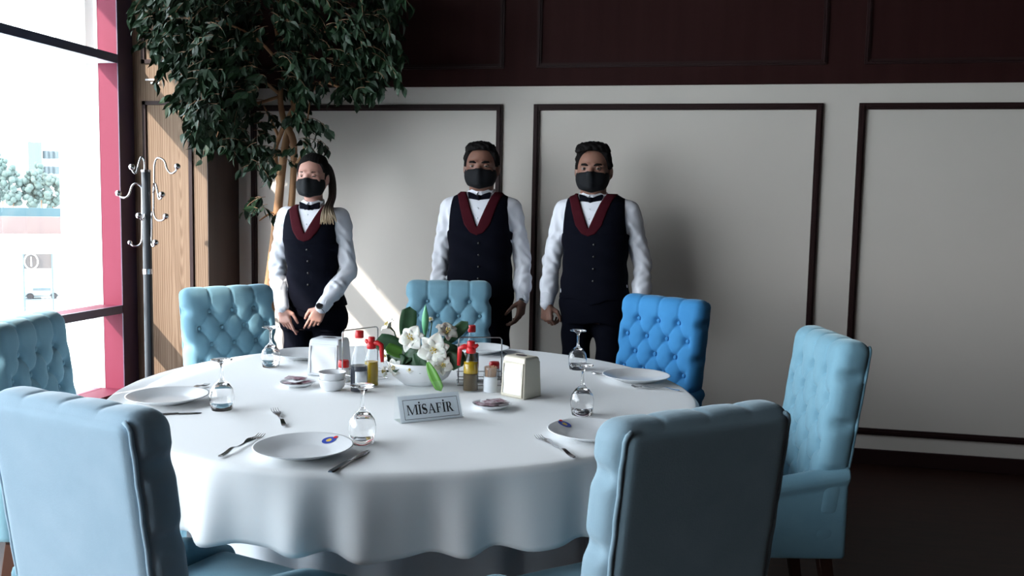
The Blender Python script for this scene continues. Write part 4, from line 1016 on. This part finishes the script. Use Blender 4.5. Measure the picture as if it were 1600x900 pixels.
def leaf_at(p, d, L_, w_):
    n0 = len(V); d = d.normalized(); s = d.cross(Vector((rnd.uniform(-1, 1), rnd.uniform(-1, 1), rnd.uniform(-.4, .4)))).normalized(); n = s.cross(d)
    for t, wd, z in ((0, .0, 0), (.22, .75, .02), (.45, 1.0, .03), (.72, .62, .0), (.88, .2, -.05), (1.0, .0, -.10)):
        V.append(p + d * L_ * t + s * w_ * wd + n * L_ * (z + .10 * wd)); V.append(p + d * L_ * t + n * L_ * z); V.append(p + d * L_ * t - s * w_ * wd + n * L_ * (z + .10 * wd))
    for i in range(5):
        for k in (0, 1): F.append((n0 + i * 3 + k, n0 + (i + 1) * 3 + k, n0 + (i + 1) * 3 + k + 1, n0 + i * 3 + k + 1))
def ok(q):
    w_ = q + T0
    if w_.x < XP + .02: return w_.y < YP - .04
    return w_.y < YB - .04
def strand(u, v, dy, L_, side, dens=.022):
    """a drooping twig starting at pixel (u, v)"""
    p = tp(u, v, dy); d = Vector((side * rnd.uniform(.3, 1.0), rnd.uniform(-.5, .5), rnd.uniform(-.1, .5))).normalized(); n = int(L_ / dens); P = [p.copy()]
    for i in range(n):
        d = (d + Vector((rnd.uniform(-.12, .12), rnd.uniform(-.12, .12), -.20))).normalized(); q = p + d * dens
        if not ok(q): d.y = -abs(d.y) - .3; d.normalize(); q = p + d * dens
        if not ok(q): break
        p = q
        P.append(p.copy())
        for _ in range(rnd.choice((1, 1, 2))):
            ld = Vector((rnd.uniform(-.7, .7), rnd.uniform(-.7, .7), -rnd.uniform(.3, 1.1))) + d * .4
            e = p + ld.normalized() * .06
            if ok(e): leaf_at(p, ld, rnd.uniform(.050, .088), rnd.uniform(.014, .021))
    if len(P) > 1: tw.tube(P, .0016, 4, False)
import bisect
# crown outline as (v, u-left, u-right) rows in the photograph, filled at several depths
rowsC = [(-60, 250, 590), (-30, 240, 600), (0, 240, 605), (30, 242, 608), (60, 252, 606), (90, 282, 590), (120, 296, 470), (150, 306, 400), (180, 322, 372), (205, 328, 352)]
for i in range(560):
    v = rnd.uniform(-70, 150) if rnd.random() < .9 else rnd.uniform(140, 200)
    ul = np.interp(v, [r_[0] for r_ in rowsC], [r_[1] for r_ in rowsC]); ur = np.interp(v, [r_[0] for r_ in rowsC], [r_[2] for r_ in rowsC])
    u = rnd.uniform(ul + 12, ur - 12); dy = -rnd.uniform(0.05, .75) if u < 350 else rnd.uniform(-.55, .2)
    if 462 < u < 508 and 10 < v < 150 and rnd.random() < .85: continue
    strand(u, v, dy, rnd.uniform(.10, .26), -1 if u < 420 else 1)
for u0, v0, n in ((520, 100, 12), (555, 95, 12), (590, 90, 8), (575, 120, 5), (500, 130, 5), (535, 130, 6), (560, 135, 6), (460, 180, 5), (475, 195, 5), (470, 225, 3), (410, 170, 6), (345, 190, 8), (300, 150, 10), (325, 170, 8), (240, 30, 8), (250, 60, 6), (228, 60, 3), (405, 205, 4), (395, 235, 4), (435, 240, 4), (335, 225, 6), (350, 215, 5), (410, 320, 5), (440, 250, 3), (400, 260, 4), (492, 222, 2), (380, 215, 4)):
    for _ in range(n): strand(u0 + rnd.uniform(-10, 10), v0 + rnd.uniform(-14, 10), rnd.uniform(-.35, -.02), rnd.uniform(.06, .17), rnd.choice((-1, 1)))
fo = mk('foliage', V, F, M['leaf'], tr, False); tag(fo, kind='stuff')
tag(tw.build('twigs', M['twig'], tr, smooth=True), kind='stuff')
tag(tr, 'tall ficus tree with twisted pale trunk and drooping dark leaves behind the woman', 'tree')

# ================================================================== PEOPLE
def hand(f, W, d, n, t, s=1.0, curl=(.5, .6, .7, .8), thumb=(.35, .25), spread=.10, k=.003, palm_l=.082):
    """W wrist, d along the hand, n palm normal (fingers curl towards it), t towards the thumb side"""
    W, d, n, t = Vector(W), Vector(d).normalized(), Vector(n).normalized(), Vector(t).normalized()
    f.cone(W - d * .02, W + d * .02, .025 * s, .024 * s, .012)
    offs = (.029, .0095, -.0095, -.027); pl = palm_l * s
    for i, o in enumerate(offs):
        f.cone(W + t * o * .6 * s + d * .008, W + t * o * s + d * (pl - abs(o - .0095) * .25), .0150 * s, .0118 * s, .010)
    for i, o in enumerate(offs):
        p = W + t * o * s + d * (pl - abs(o - .0095) * .25); a = 0; L_ = (.040, .044, .041, .032)[i]
        fd = (d + t * (o * 100 * spread * .01 * 10)).normalized()
        for sgm, (ll, rr) in enumerate(((L_, .0088), (L_ * .66, .0080), (L_ * .52, .0070))):
            a += curl[i] * (.8, 1.0, .7)[sgm]; e = p + (fd * math.cos(a) + n * math.sin(a)) * ll * s
            f.cone(p, e, rr * s, (rr - .0009) * s, k if sgm else .004); p = e
    b = W + d * .018 * s + t * .016 * s + n * .004; th1 = b + (d * .55 + t * .75 + n * thumb[0]).normalized() * .046 * s
    f.cone(b, th1, .0145 * s, .0110 * s, .008)
    th2 = th1 + (d * .95 + t * .10 + n * (thumb[0] + .15)).normalized() * .034 * s; f.cone(th1, th2, .0105 * s, .0092 * s, k)
    th3 = th2 + (d * .95 - t * thumb[1] + n * (thumb[0] + .2)).normalized() * .026 * s; f.cone(th2, th3, .0090 * s, .0072 * s, k)
def head(f, H, s, yaw=0, fem=False):
    z = lambda q: H - q * s
    f.ell((0, .012, z(.098)), (.074 * s, .094 * s, .097 * s), .02)
    f.ell((0, -.030, z(.150)), (.060 * s, .062 * s, .080 * s), .03)
    f.ell((0, -.048, z(.198)), ((.040 if fem else .046) * s, .040 * s, .034 * s), .03)
    f.cone((-.050 * s, .0, z(.175)), (-.022 * s, -.060, z(.210)), .020 * s, .016 * s, .03); f.cone((.050 * s, .0, z(.175)), (.022 * s, -.060, z(.210)), .020 * s, .016 * s, .03)
    for sx in (-1, 1):
        f.ell((sx * .031 * s, -.100, z(.123)), (.018 * s, .014 * s, .0095 * s), .008, True)
        f.cone((sx * .014 * s, -.086 * s - .001, z(.106)), (sx * .048 * s, -.070 * s, z(.106)), .0085 * s, .007 * s, .012)
        f.ell((sx * .045 * s, -.066, z(.152)), (.018 * s, .016 * s, .016 * s), .02)
        f.ell((sx * .0775 * s, .004, z(.138)), (.0085 * s, .019 * s, .031 * s), .006)
    f.cone((0, -.088 * s, z(.118)), (0, -.108 * s, z(.155)), .0085 * s, .0125 * s, .012)
    for sx in (-1, 1): f.ell((sx * .011 * s, -.097 * s, z(.160)), (.008 * s, .010 * s, .007 * s), .006)
    f.cone((-.020 * s, -.084 * s, z(.186)), (.020 * s, -.084 * s, z(.186)), .007 * s, None, .008)
    f.cone((0, .014, z(.33)), (0, .006, z(.19)), (.050 if fem else .060) * s, (.047 if fem else .056) * s, .025)
def person(name, loc, rz, spec):
    t = empty('person', loc, rz); S = spec; fem = S.get('fem', False); H = S['H']; hs = S.get('hs', 1.0); tab = np.array(S['torso']); cx = S.get('cx', 0)
    arms = S['arms']; skin = M[S['skin']]
    ay = lambda P: [Vector(p) for p in P]
    xlo, xhi = -.42 + cx, .42 + cx; h = .0046
    # --- body, one surface
    f = Field((xlo, -.25, 0.0), (xhi, .20, H + .03), h)
    f.loft(tab, .02, -.012, cx)
    hz = S['hip']; 
    for sx in (-1, 1):
        hip, kn, an = Vector((cx + sx * .082, .01, hz)), Vector((cx + sx * S.get('kw', .095), 0, hz * .55)), Vector((cx + sx * S.get('kw', .095) * 1.02, .025, .085))
        f.cone(hip, kn, .078, .050, .03).cone(kn, an, .050, .034, .02).cone(an, an + Vector((sx * .02, -.15, -.045)), .034, .028, .02)
    for (sh, el, wr, hd) in arms:
        f.cone(sh, el, .048 * hs, .037 * hs, .03).cone(el, wr, .037 * hs, .024 * hs, .02)
    head(f, H, hs, 0, fem)
    for (sh, el, wr, hd) in arms: hand(f, wr, *hd['a'], s=hd.get('s', hs), curl=hd.get('c', (.5, .6, .7, .8)), thumb=hd.get('t', (.35, .25)), spread=hd.get('sp', .1))
    body = f.mesh('body', skin, t, 1)
    # --- shirt
    f = Field((xlo, -.25, .80), (xhi, .20, tab[-1, 0] + .05), .005)
    f.loft(tab[tab[:, 0] > S['hem'] + .03], .02, .006, cx)
    for (sh, el, wr, hd) in arms:
        f.cone(sh, Vector(sh).lerp(Vector(el), .2), S.get('sl', .054), .057, .035).cone(sh, el, S.get('sl', .054), .047, .006).cone(el, wr, .047, .034, .008); dv = (Vector(wr) - Vector(el)).normalized()
        f.cone(Vector(el) + dv * .12, Vector(el) + dv * .15, .047, .046, .02)
    X, Y, Z = f.grid(); out = np.abs(X - cx) > .13
    wr_ = .0022 * np.sin(Z * 70 + X * 90 + 2.5 * np.sin(Y * 40 + Z * 17)) + .0020 * np.sin(Z * 45 - X * 120 + Y * 80 + 2 * np.sin(Z * 31)) + .0022 * np.sin(Z * 30 - Y * 90 + X * 60)
    f.F += (wr_ * out * sstep(tab[-1, 0] - .02, tab[-1, 0] - .10, Z)).astype(np.float32)
    f.mesh('shirt', M['shirt'], t, 1)
    # cuffs
    for (sh, el, wr, hd) in arms:
        wr, el = Vector(wr), Vector(el); d = (wr - el).normalized(); MB().tube([wr - d * .052, wr - d * .050, wr - d * .004, wr - d * .001], [.0355, .0385, .0365, .0345], 24).build('cuff', M['shirt'], t, smooth=True, auto=50)
    # collar
    zc = S['zc']; nk = (.050 if fem else .060) * hs
    b = MB(); n = 28; V = []; F = []
    for i, (dr, dz, lean) in enumerate(((.012, -.028, 0), (.010, .004, 0), (.006, .016, 0), (.002, .016, 0), (.003, -.02, 0))):
        for j in range(n):
            a = 2 * PI * j / n; V.append(((nk + dr) * math.cos(a), .010 + (nk + dr) * math.sin(a), zc + dz + .010 * math.sin(a)))
    for i in range(4):
        for j in range(n): F.append((i * n + j, i * n + (j + 1) % n, (i + 1) * n + (j + 1) % n, (i + 1) * n + j))
    co = mk('collar', V, F, M['shirt'], t, True)
    for sx in (-1, 1):
        yb = .010 - nk
        P = [(sx * .006, yb - .012, zc + .000), (sx * .040, yb + .010, zc + .014), (sx * .060, yb + .030, zc + .004), (sx * .050, yb - .012, zc - .030), (sx * .030, yb - .022, zc - .040)]
        if sx > 0: P = P[::-1]
        MB().poly(P, (0, -.004, .002)).build('collar_wing', M['shirt'], co, bevel=.001)
    # --- waistcoat and lapel
    zV = S['zV']; zt_ = tab[-1, 0]
    f = Field((cx - .25, -.22, S['hem'] - .02), (cx + .25, .20, zt_ + .03), .0045); X, Y, Z = f.grid(); cyy = np.interp(Z, tab[:, 0], tab[:, 3])
    f.loft(tab, .0, .015, cx); base = f.F.copy(); ah = np.interp(Z, [1.0, zt_ - .27, zt_ - .20, zt_ - .05, zt_ + .1], [.30, .30, S['ah'] + .012, S['ah'], S['ah'] - .01])
    win = np.interp(Z, [zV, zt_ + .02], [0.0, .078]) - .2 * (Z < zV)
    cut = np.where(Y < cyy, win - np.abs(X - S.get('vx', cx)), .02)        # positive inside the neck opening
    back = np.where(Y >= cyy, Z - (zt_ - .004), -1)
    hemz = S['hem'] + .028 * np.clip(np.abs(X - cx) / .08, 0, 1)
    vst = MX([base, np.abs(X - cx) - ah, np.where(Y < cyy, cut, -1) + 0 * Z, back + 0 * X, hemz - Z + 0 * Y])
    vst = vst + .0018 * np.sin(Z * 60 + X * 30) * (Z < zt_ - .2)
    f.F[...] = vst; vo = f.mesh('waistcoat', M['vest'], t, 1)
    zl = S['zL']; wout = np.interp(Z, [zl, zl + .012, zl + .055, zt_ - .01], [0, .034, .068, .118]) * (Z >= zl)
    lp = MX([base - .0045, cut, np.abs(X - S.get('vx', cx)) - wout, np.where(Y < cyy, -1, .02) + 0 * Z, zl - Z + 0 * X])
    f.F[...] = lp; f.mesh('lapel', M['lapel'], t, 1)
    b = MB()
    bodyf = lambda z: -(np.interp(z, tab[:, 0], tab[:, 2]) + .016) + np.interp(z, tab[:, 0], tab[:, 3])
    for i in range(4):
        z = zl - .04 - i * .062
        if z > S['hem'] + .02: b.ball((cx + .012, bodyf(z), z), .0065, 10, 6, (1, .5, 1))
    b.build('buttons', M['shoe'], vo, smooth=True)
    # shirt placket buttons
    b = MB()
    for i in range(2):
        z = zV + .10 - i * .05; b.ball((S.get('vx', cx), bodyf(z) + .008, z), .004, 8, 6, (1, .6, 1))
    b.build('shirt_buttons', M['white_plastic'], t, smooth=True)
    # --- bow tie
    zb = S['zb']; yb = .010 - nk - .026; f = Field((-.075, yb - .035, zb - .04), (.075, yb + .035, zb + .04), .0028); X, Y, Z = f.grid()
    ax = np.abs(X); hh = np.interp(ax, [.0, .012, .03, .050, .058], [.011, .012, .021, .029, .027]) * S.get('bw', 1); q = MX([np.abs(Z - zb) - hh, np.abs(Y - yb - ax * .25) - .006 + .002 * np.cos(Z * 300), ax - .056 * S.get('bw', 1)])
    f.F[...] = q - .001; f.cone((0, yb - .004, zb - .006), (0, yb - .004, zb + .006), .009, None, .003); f.mesh('bow_tie', M['vest'], t, 1)
    # --- trousers
    f = Field((cx - .26, -.17, .03), (cx + .26, .20, hz + .20), .007); tt = tab.copy(); tt = tt[tt[:, 0] < hz + .18]
    f.loft(tt, .02, .008, cx)
    for sx in (-1, 1):
        hip, kn, an = Vector((cx + sx * .084, .01, hz + .01)), Vector((cx + sx * S.get('kw', .095), 0, hz * .55)), Vector((cx + sx * S.get('kw', .095) * 1.03, .022, .075))
        f.cone(hip, kn, .088, .068, .03).cone(kn, an, .068, .060, .02)
    X, Y, Z = f.grid(); f.F += (.004 * np.sin(Z * 40 + X * 30 + np.sin(Y * 30))).astype(np.float32) + 0 * Y
    f.mesh('trousers', M['trouser'], t, 1)
    for sx in (-1, 1):
        x = cx + sx * S.get('kw', .095) * 1.05; f = Field((x - .08, -.22, -.01), (x + .08, .12, .12), .006)
        f.ell((x, .03, .045), (.040, .055, .045), .02).ell((x + sx * .012, -.10, .032), (.045, .095, .030), .03); X, Y, Z = f.grid(); f.F[...] = np.maximum(f.F, .004 - Z)
        f.mesh('shoe', M['shoe'], t, 1)
    # --- face mask
    z = lambda q: H - q * hs
    f = Field((-.10, -.15, z(.27)), (.10, .03, z(.10)), .0032)
    f.ell((0, -.034, z(.170)), (.0755 * hs, .075 * hs, .077 * hs), 0).ell((0, -.052, z(.205)), (.050 * hs, .050 * hs, .040 * hs), .03)
    f.cone((0, -.112 * hs, z(.150)), (0, -.104 * hs, z(.212)), .010, .012, .022); X, Y, Z = f.grid()
    top = z(.142) + .010 * np.exp(-(X / .018) ** 2) ; g = MX([f.F, Z - top + 0 * Y, z(.243) + .30 * np.abs(X) - Z + 0 * Y, Y + .004 + .25 * (z(.165) - Z) * 0 + 0 * X])
    f.F[...] = g; mo = f.mesh('face_mask', M['mask'], t, 1)
    b = MB()
    for sx in (-1, 1):
        e = [(sx * .066 * hs, -.012, z(.150)), (sx * .080 * hs, .004, z(.118)), (sx * .083 * hs, .020, z(.135)), (sx * .078 * hs, .012, z(.165)), (sx * .062 * hs, -.010, z(.185))]
        b.tube(smooth_path(e, 4), .0016, 6)
    b.build('ear_loops', M['mask'], mo, smooth=True)
    # --- eyes and brows
    for sx in (-1, 1):
        e = MB().ball((sx * .031 * hs, -.0775 * hs, z(.123)), .0118 * hs, 16, 12).build('eye', M['eye_white'], t, smooth=True)
        MB().ball((sx * .031 * hs, -.0775 * hs - .0052 * hs, z(.1235)), .0078 * hs, 12, 8).build('iris', M['iris'], e, smooth=True)
        f = Field((sx * .031 * hs - .022, -.105, z(.15)), (sx * .031 * hs + .022, -.06, z(.10)), .0022); f.ell((sx * .031 * hs, -.0775 * hs, z(.123)), (.0145 * hs, .0138 * hs, .0138 * hs), 0); X, Y, Z = f.grid()
        lid = z(.123) + S.get('lid', .004) * hs; f.F[...] = np.maximum(f.F, np.minimum(lid - Z, Z - (z(.123) - .0062 * hs)) + 0 * X + 0 * Y)
        f.mesh('eyelid', skin, t, 1)
        bt = .0034 if fem else .0070
        b = MB().tube([(sx * .012 * hs, -.0905 * hs, z(.1085)), (sx * .026 * hs, -.0895 * hs, z(.1035)), (sx * .040 * hs, -.080 * hs, z(.1035)), (sx * .050 * hs, -.0705 * hs, z(.109))], [bt * .8, bt, bt * .85, bt * .3], 8); b.build('eyebrow', M['hair'], t, smooth=True)
    # --- hair
    f = Field((-.12, -.14, z(.24)), (.12, .14, H + .06), .004); X, Y, Z = f.grid()
    if not fem:
        f.ell((0, .014, z(.094)), (.0850 * hs, .1040 * hs, .1030 * hs), .0)
        for c, r_ in S['hair']: f.ell(c, r_, .02)
        nz = .0035 * np.sin(X * 160 + Y * 60) * np.sin(Y * 120 + Z * 90) + .002 * np.sin(X * 330 + Z * 200) * np.sin(Y * 290)
        face = np.maximum(Y + .048 + .22 * (Z - z(.062)) + 0 * X, Z - z(S.get('hl', .058)) - .012 * np.cos(X * 22))      # negative where the face is bare
        side = np.maximum(Z - z(.125) + 0 * X, Y + .010 - .0 * X)
        low = np.maximum(z(.165) - Z, (z(.125) - Z) * (Y < .0)) + 0 * X
        f.F[...] = MX([f.F + nz, -face, -side, low])
    else:
        f.ell((0, .012, z(.096)), (.0835 * hs, .1030 * hs, .1040 * hs), .0).ell((.012, .070, z(.035)), (.038, .034, .034), .02)
        nz = .0010 * np.sin(X * 500 + Z * 60)
        face = np.maximum(Y + .042 + .22 * (Z - z(.06)), Z - z(.050) + .35 * np.abs(X) * 1.0 - .01)
        side = np.maximum(Z - z(.105) + 0 * X, Y + .020 + 0 * X); low = z(.175) - Z + 0 * X + 0 * Y
        f.F[...] = MX([f.F + nz, -face, -side, low])
    f.mesh('hair', M['hair'], t, 1)
    for e in S.get('extra', ()): e(t, S, z)
    # head breadth, and (for a figure given by 'lift') overall build
    hw = S.get('hw', 1.0); lf = S.get('lift')
    for o in [c for ch in t.children for c in (ch, *ch.children)]:
        n = len(o.data.vertices); A = np.empty(n * 3, np.float32); o.data.vertices.foreach_get('co', A); A = A.reshape(-1, 3)
        k = 1 + (hw - 1) * sstep(z(.30), z(.22), A[:, 2]); far_ = sstep(.16, .11, np.abs(A[:, 0])); A[:, 0] *= 1 + (k - 1) * far_
        if lf: A[:, :2] *= lf[0]; A[:, 2] = A[:, 2] * lf[0] + lf[1] * sstep(.02, .70, A[:, 2])
        o.data.vertices.foreach_set('co', A.ravel()); o.data.update()
    tag(t, spec['label'], 'person'); return t
nN, nS = Vector((0, 1, 0)), Vector((0, -1, 0))
T_m = [(.78, .150, .105, .01), (.86, .168, .118, .01), (.93, .168, .115, .005), (1.02, .158, .108, .0), (1.10, .152, .106, .0), (1.20, .160, .112, .0), (1.30, .166, .114, .0), (1.36, .166, .104, .005), (1.40, .158, .088, .01), (1.425, .132, .070, .012), (1.445, .085, .056, .012)]
def bracelet(t, S, z):
    MB().tube([(.238, -.036, .886), (.236, -.040, .874)], [.030, .030], 20).build('bracelet', M['black_metal'], t, smooth=True, auto=50)
# middle man
p0 = aty(752, 300, 4.58)
person('man', (p0.x, 4.58, 0), math.radians(4), dict(H=1.706, hs=1.0, hw=1.15, skin='skin_d', torso=T_m, hip=.86, zc=1.446, zV=1.262, zL=1.222, hem=.865, ah=.150, zb=1.418, hl=.052, lid=.0015,
    arms=[((-.165, .01, 1.362), (-.222, .035, 1.095), (-.220, -.045, .880), dict(a=((.02, -.10, -1), (.95, .3, 0), (0.2, -1, .1)), c=(.45, .5, .55, .6))),
          ((.165, .01, 1.362), (.226, .035, 1.095), (.236, -.035, .885), dict(a=((-.10, -.12, -1), (-.95, .3, 0), (-.35, -1, .1)), c=(.5, .55, .6, .65), t=(.6, .2)))],
    hair=[((.0, -.020, 1.706 - .030), (.062, .070, .034)), ((.02, -.050, 1.706 - .034), (.045, .030, .026)), ((-.03, -.03, 1.706 - .028), (.035, .04, .026))], extra=[bracelet],
    label='bearded man in black waistcoat and mask standing in the middle behind the far chair'.replace('bearded ', '')))
# right man
p0 = aty(928, 300, 4.58); T_r = [(a, b, c, d) for a, b, c, d in T_m]
person('man', (p0.x - .004, 4.58, 0), math.radians(-3), dict(H=1.700, hs=1.02, hw=1.14, skin='skin_m', torso=T_r, cx=.020, vx=.0, hip=.86, zc=1.438, zV=1.268, zL=1.230, hem=.875, ah=.152, zb=1.415, hl=.045, lid=.0035,
    arms=[((-.150, .01, 1.360), (-.222, .050, 1.090), (-.222, -.045, .870), dict(a=((.03, -.10, -1), (.45, .9, 0), (.85, -.5, .05)), c=(1.0, 1.1, 1.15, 1.2), t=(.5, .35))),
          ((.190, .01, 1.360), (.262, .050, 1.095), (.272, -.035, .880), dict(a=((-.03, -.10, -1), (-.45, .9, 0), (-.85, -.5, .05)), c=(1.0, 1.1, 1.15, 1.2)))],
    hair=[((-.012, -.030, 1.70 - .022), (.066, .062, .036)), ((-.034, -.058, 1.70 - .036), (.040, .032, .030)), ((.03, -.03, 1.70 - .026), (.045, .05, .032))],
    label='man in black waistcoat and mask standing at the right behind the strongly blue chair'))
# woman
T_w = [(.70, .165, .110, .01), (.78, .172, .118, .012), (.86, .158, .110, .01), (.95, .128, .095, .005), (1.02, .122, .090, .0), (1.10, .132, .096, .0), (1.18, .142, .116, -.006), (1.25, .145, .104, .0), (1.30, .142, .086, .006), (1.335, .130, .070, .010), (1.36, .078, .052, .012)]
M['hair_grad'] = None
def gradhair():
    m = mat('dark_hair_blond_tips', (.02, .014, .012), .5); nt = m.node_tree; p = nt.nodes['Principled BSDF']; t_ = nd(nt, 'ShaderNodeTexCoord'); s_ = nd(nt, 'ShaderNodeSeparateXYZ'); r_ = nd(nt, 'ShaderNodeMapRange')
    r_.inputs['From Min'].default_value = 1.36; r_.inputs['From Max'].default_value = 1.27; c = nd(nt, 'ShaderNodeValToRGB'); c.color_ramp.elements[0].color = (.022, .014, .011, 1); c.color_ramp.elements[1].color = (.42, .32, .20, 1)
    nt.links.new(t_.outputs['Object'], s_.inputs[0]); nt.links.new(s_.outputs['Z'], r_.inputs['Value']); nt.links.new(r_.outputs[0], c.inputs[0]); nt.links.new(c.outputs[0], p.inputs['Base Color']); return m
M['hair_grad'] = gradhair()
def pony(t, S, z):
    b = MB(); r = random.Random(5)
    for i in range(60):
        a, c = r.uniform(-1, 1), r.uniform(-1, 1); e = r.uniform(-1, 1); le = r.uniform(0, 1)
        P = [(.015 + .012 * a, .085 + .012 * c, z(.03)), (.050 + .014 * a, .085 + .012 * c, z(.07)), (.078 + .013 * a, .060 + .014 * c, z(.15)), (.092 + .014 * a, .020 + .012 * c, z(.24)), (.108 + .022 * a, -.070 + .010 * c, z(.30)), (.122 + .034 * a, -.112 + .006 * c, z(.335)), (.128 + .044 * a, -.124 + .006 * c, z(.36 + .03 * le))]
        b.tube(smooth_path(P, 4), list(np.interp(np.linspace(0, 1, 25), [0, .4, .8, 1], [.0045, .0050, .0040, .0008])), 5)
    b.build('ponytail', M['hair_grad'], t, smooth=True)
def watch(t, S, z):
    wr, el = Vector(S['arms'][1][2]), Vector(S['arms'][1][1]); d = (wr - el).normalized(); c = wr + d * .012; b = MB().tube([c - d * .010, c + d * .010], [.028, .027], 20); wb = b.build('wrist_watch', M['black_metal'], t, smooth=True, auto=50)
    n = Vector((-.1, -1, .35)); n = (n - d * n.dot(d)).normalized(); q = c + n * .026
    MB().tube([q, q + n * .007], [.0195, .0190], 24).build('watch_case', M['chrome'], wb, smooth=True, auto=40); MB().tube([q + n * .0071, q + n * .0082], [.0165, .0160], 24).build('watch_face', M['watch_glass'], wb, smooth=True, auto=40)
p0 = aty(489, 300, 4.22)
person('woman', (p0.x, 4.22, 0), math.radians(4), dict(fem=True, H=1.632, hs=.95, hw=1.08, lift=(.956, .060), skin='skin_f', torso=T_w, hip=.76, kw=.085, zc=1.374, zV=1.212, zL=1.170, hem=.80, ah=.136, zb=1.350, bw=.95, lid=-.001, sl=.052,
    arms=[((-.148, .01, 1.300), (-.212, .030, 1.020), (-.112, -.155, .822), dict(a=((.30, -.08, -1), (.35, .9, -.1), (.95, -.25, .25)), s=.92, c=(.12, .55, .7, .8), t=(.15, .0), sp=.35)),
          ((.145, .01, 1.300), (.188, .025, 1.010), (.104, -.155, .832), dict(a=((-.55, -.05, -1), (-.3, .9, -.1), (-.9, -.25, .45)), s=.92, c=(.30, .55, .75, .85), t=(.1, .1)))],
    extra=[pony, watch], label='woman with ponytail, mask and black waistcoat, hands joined, standing before the ficus'))
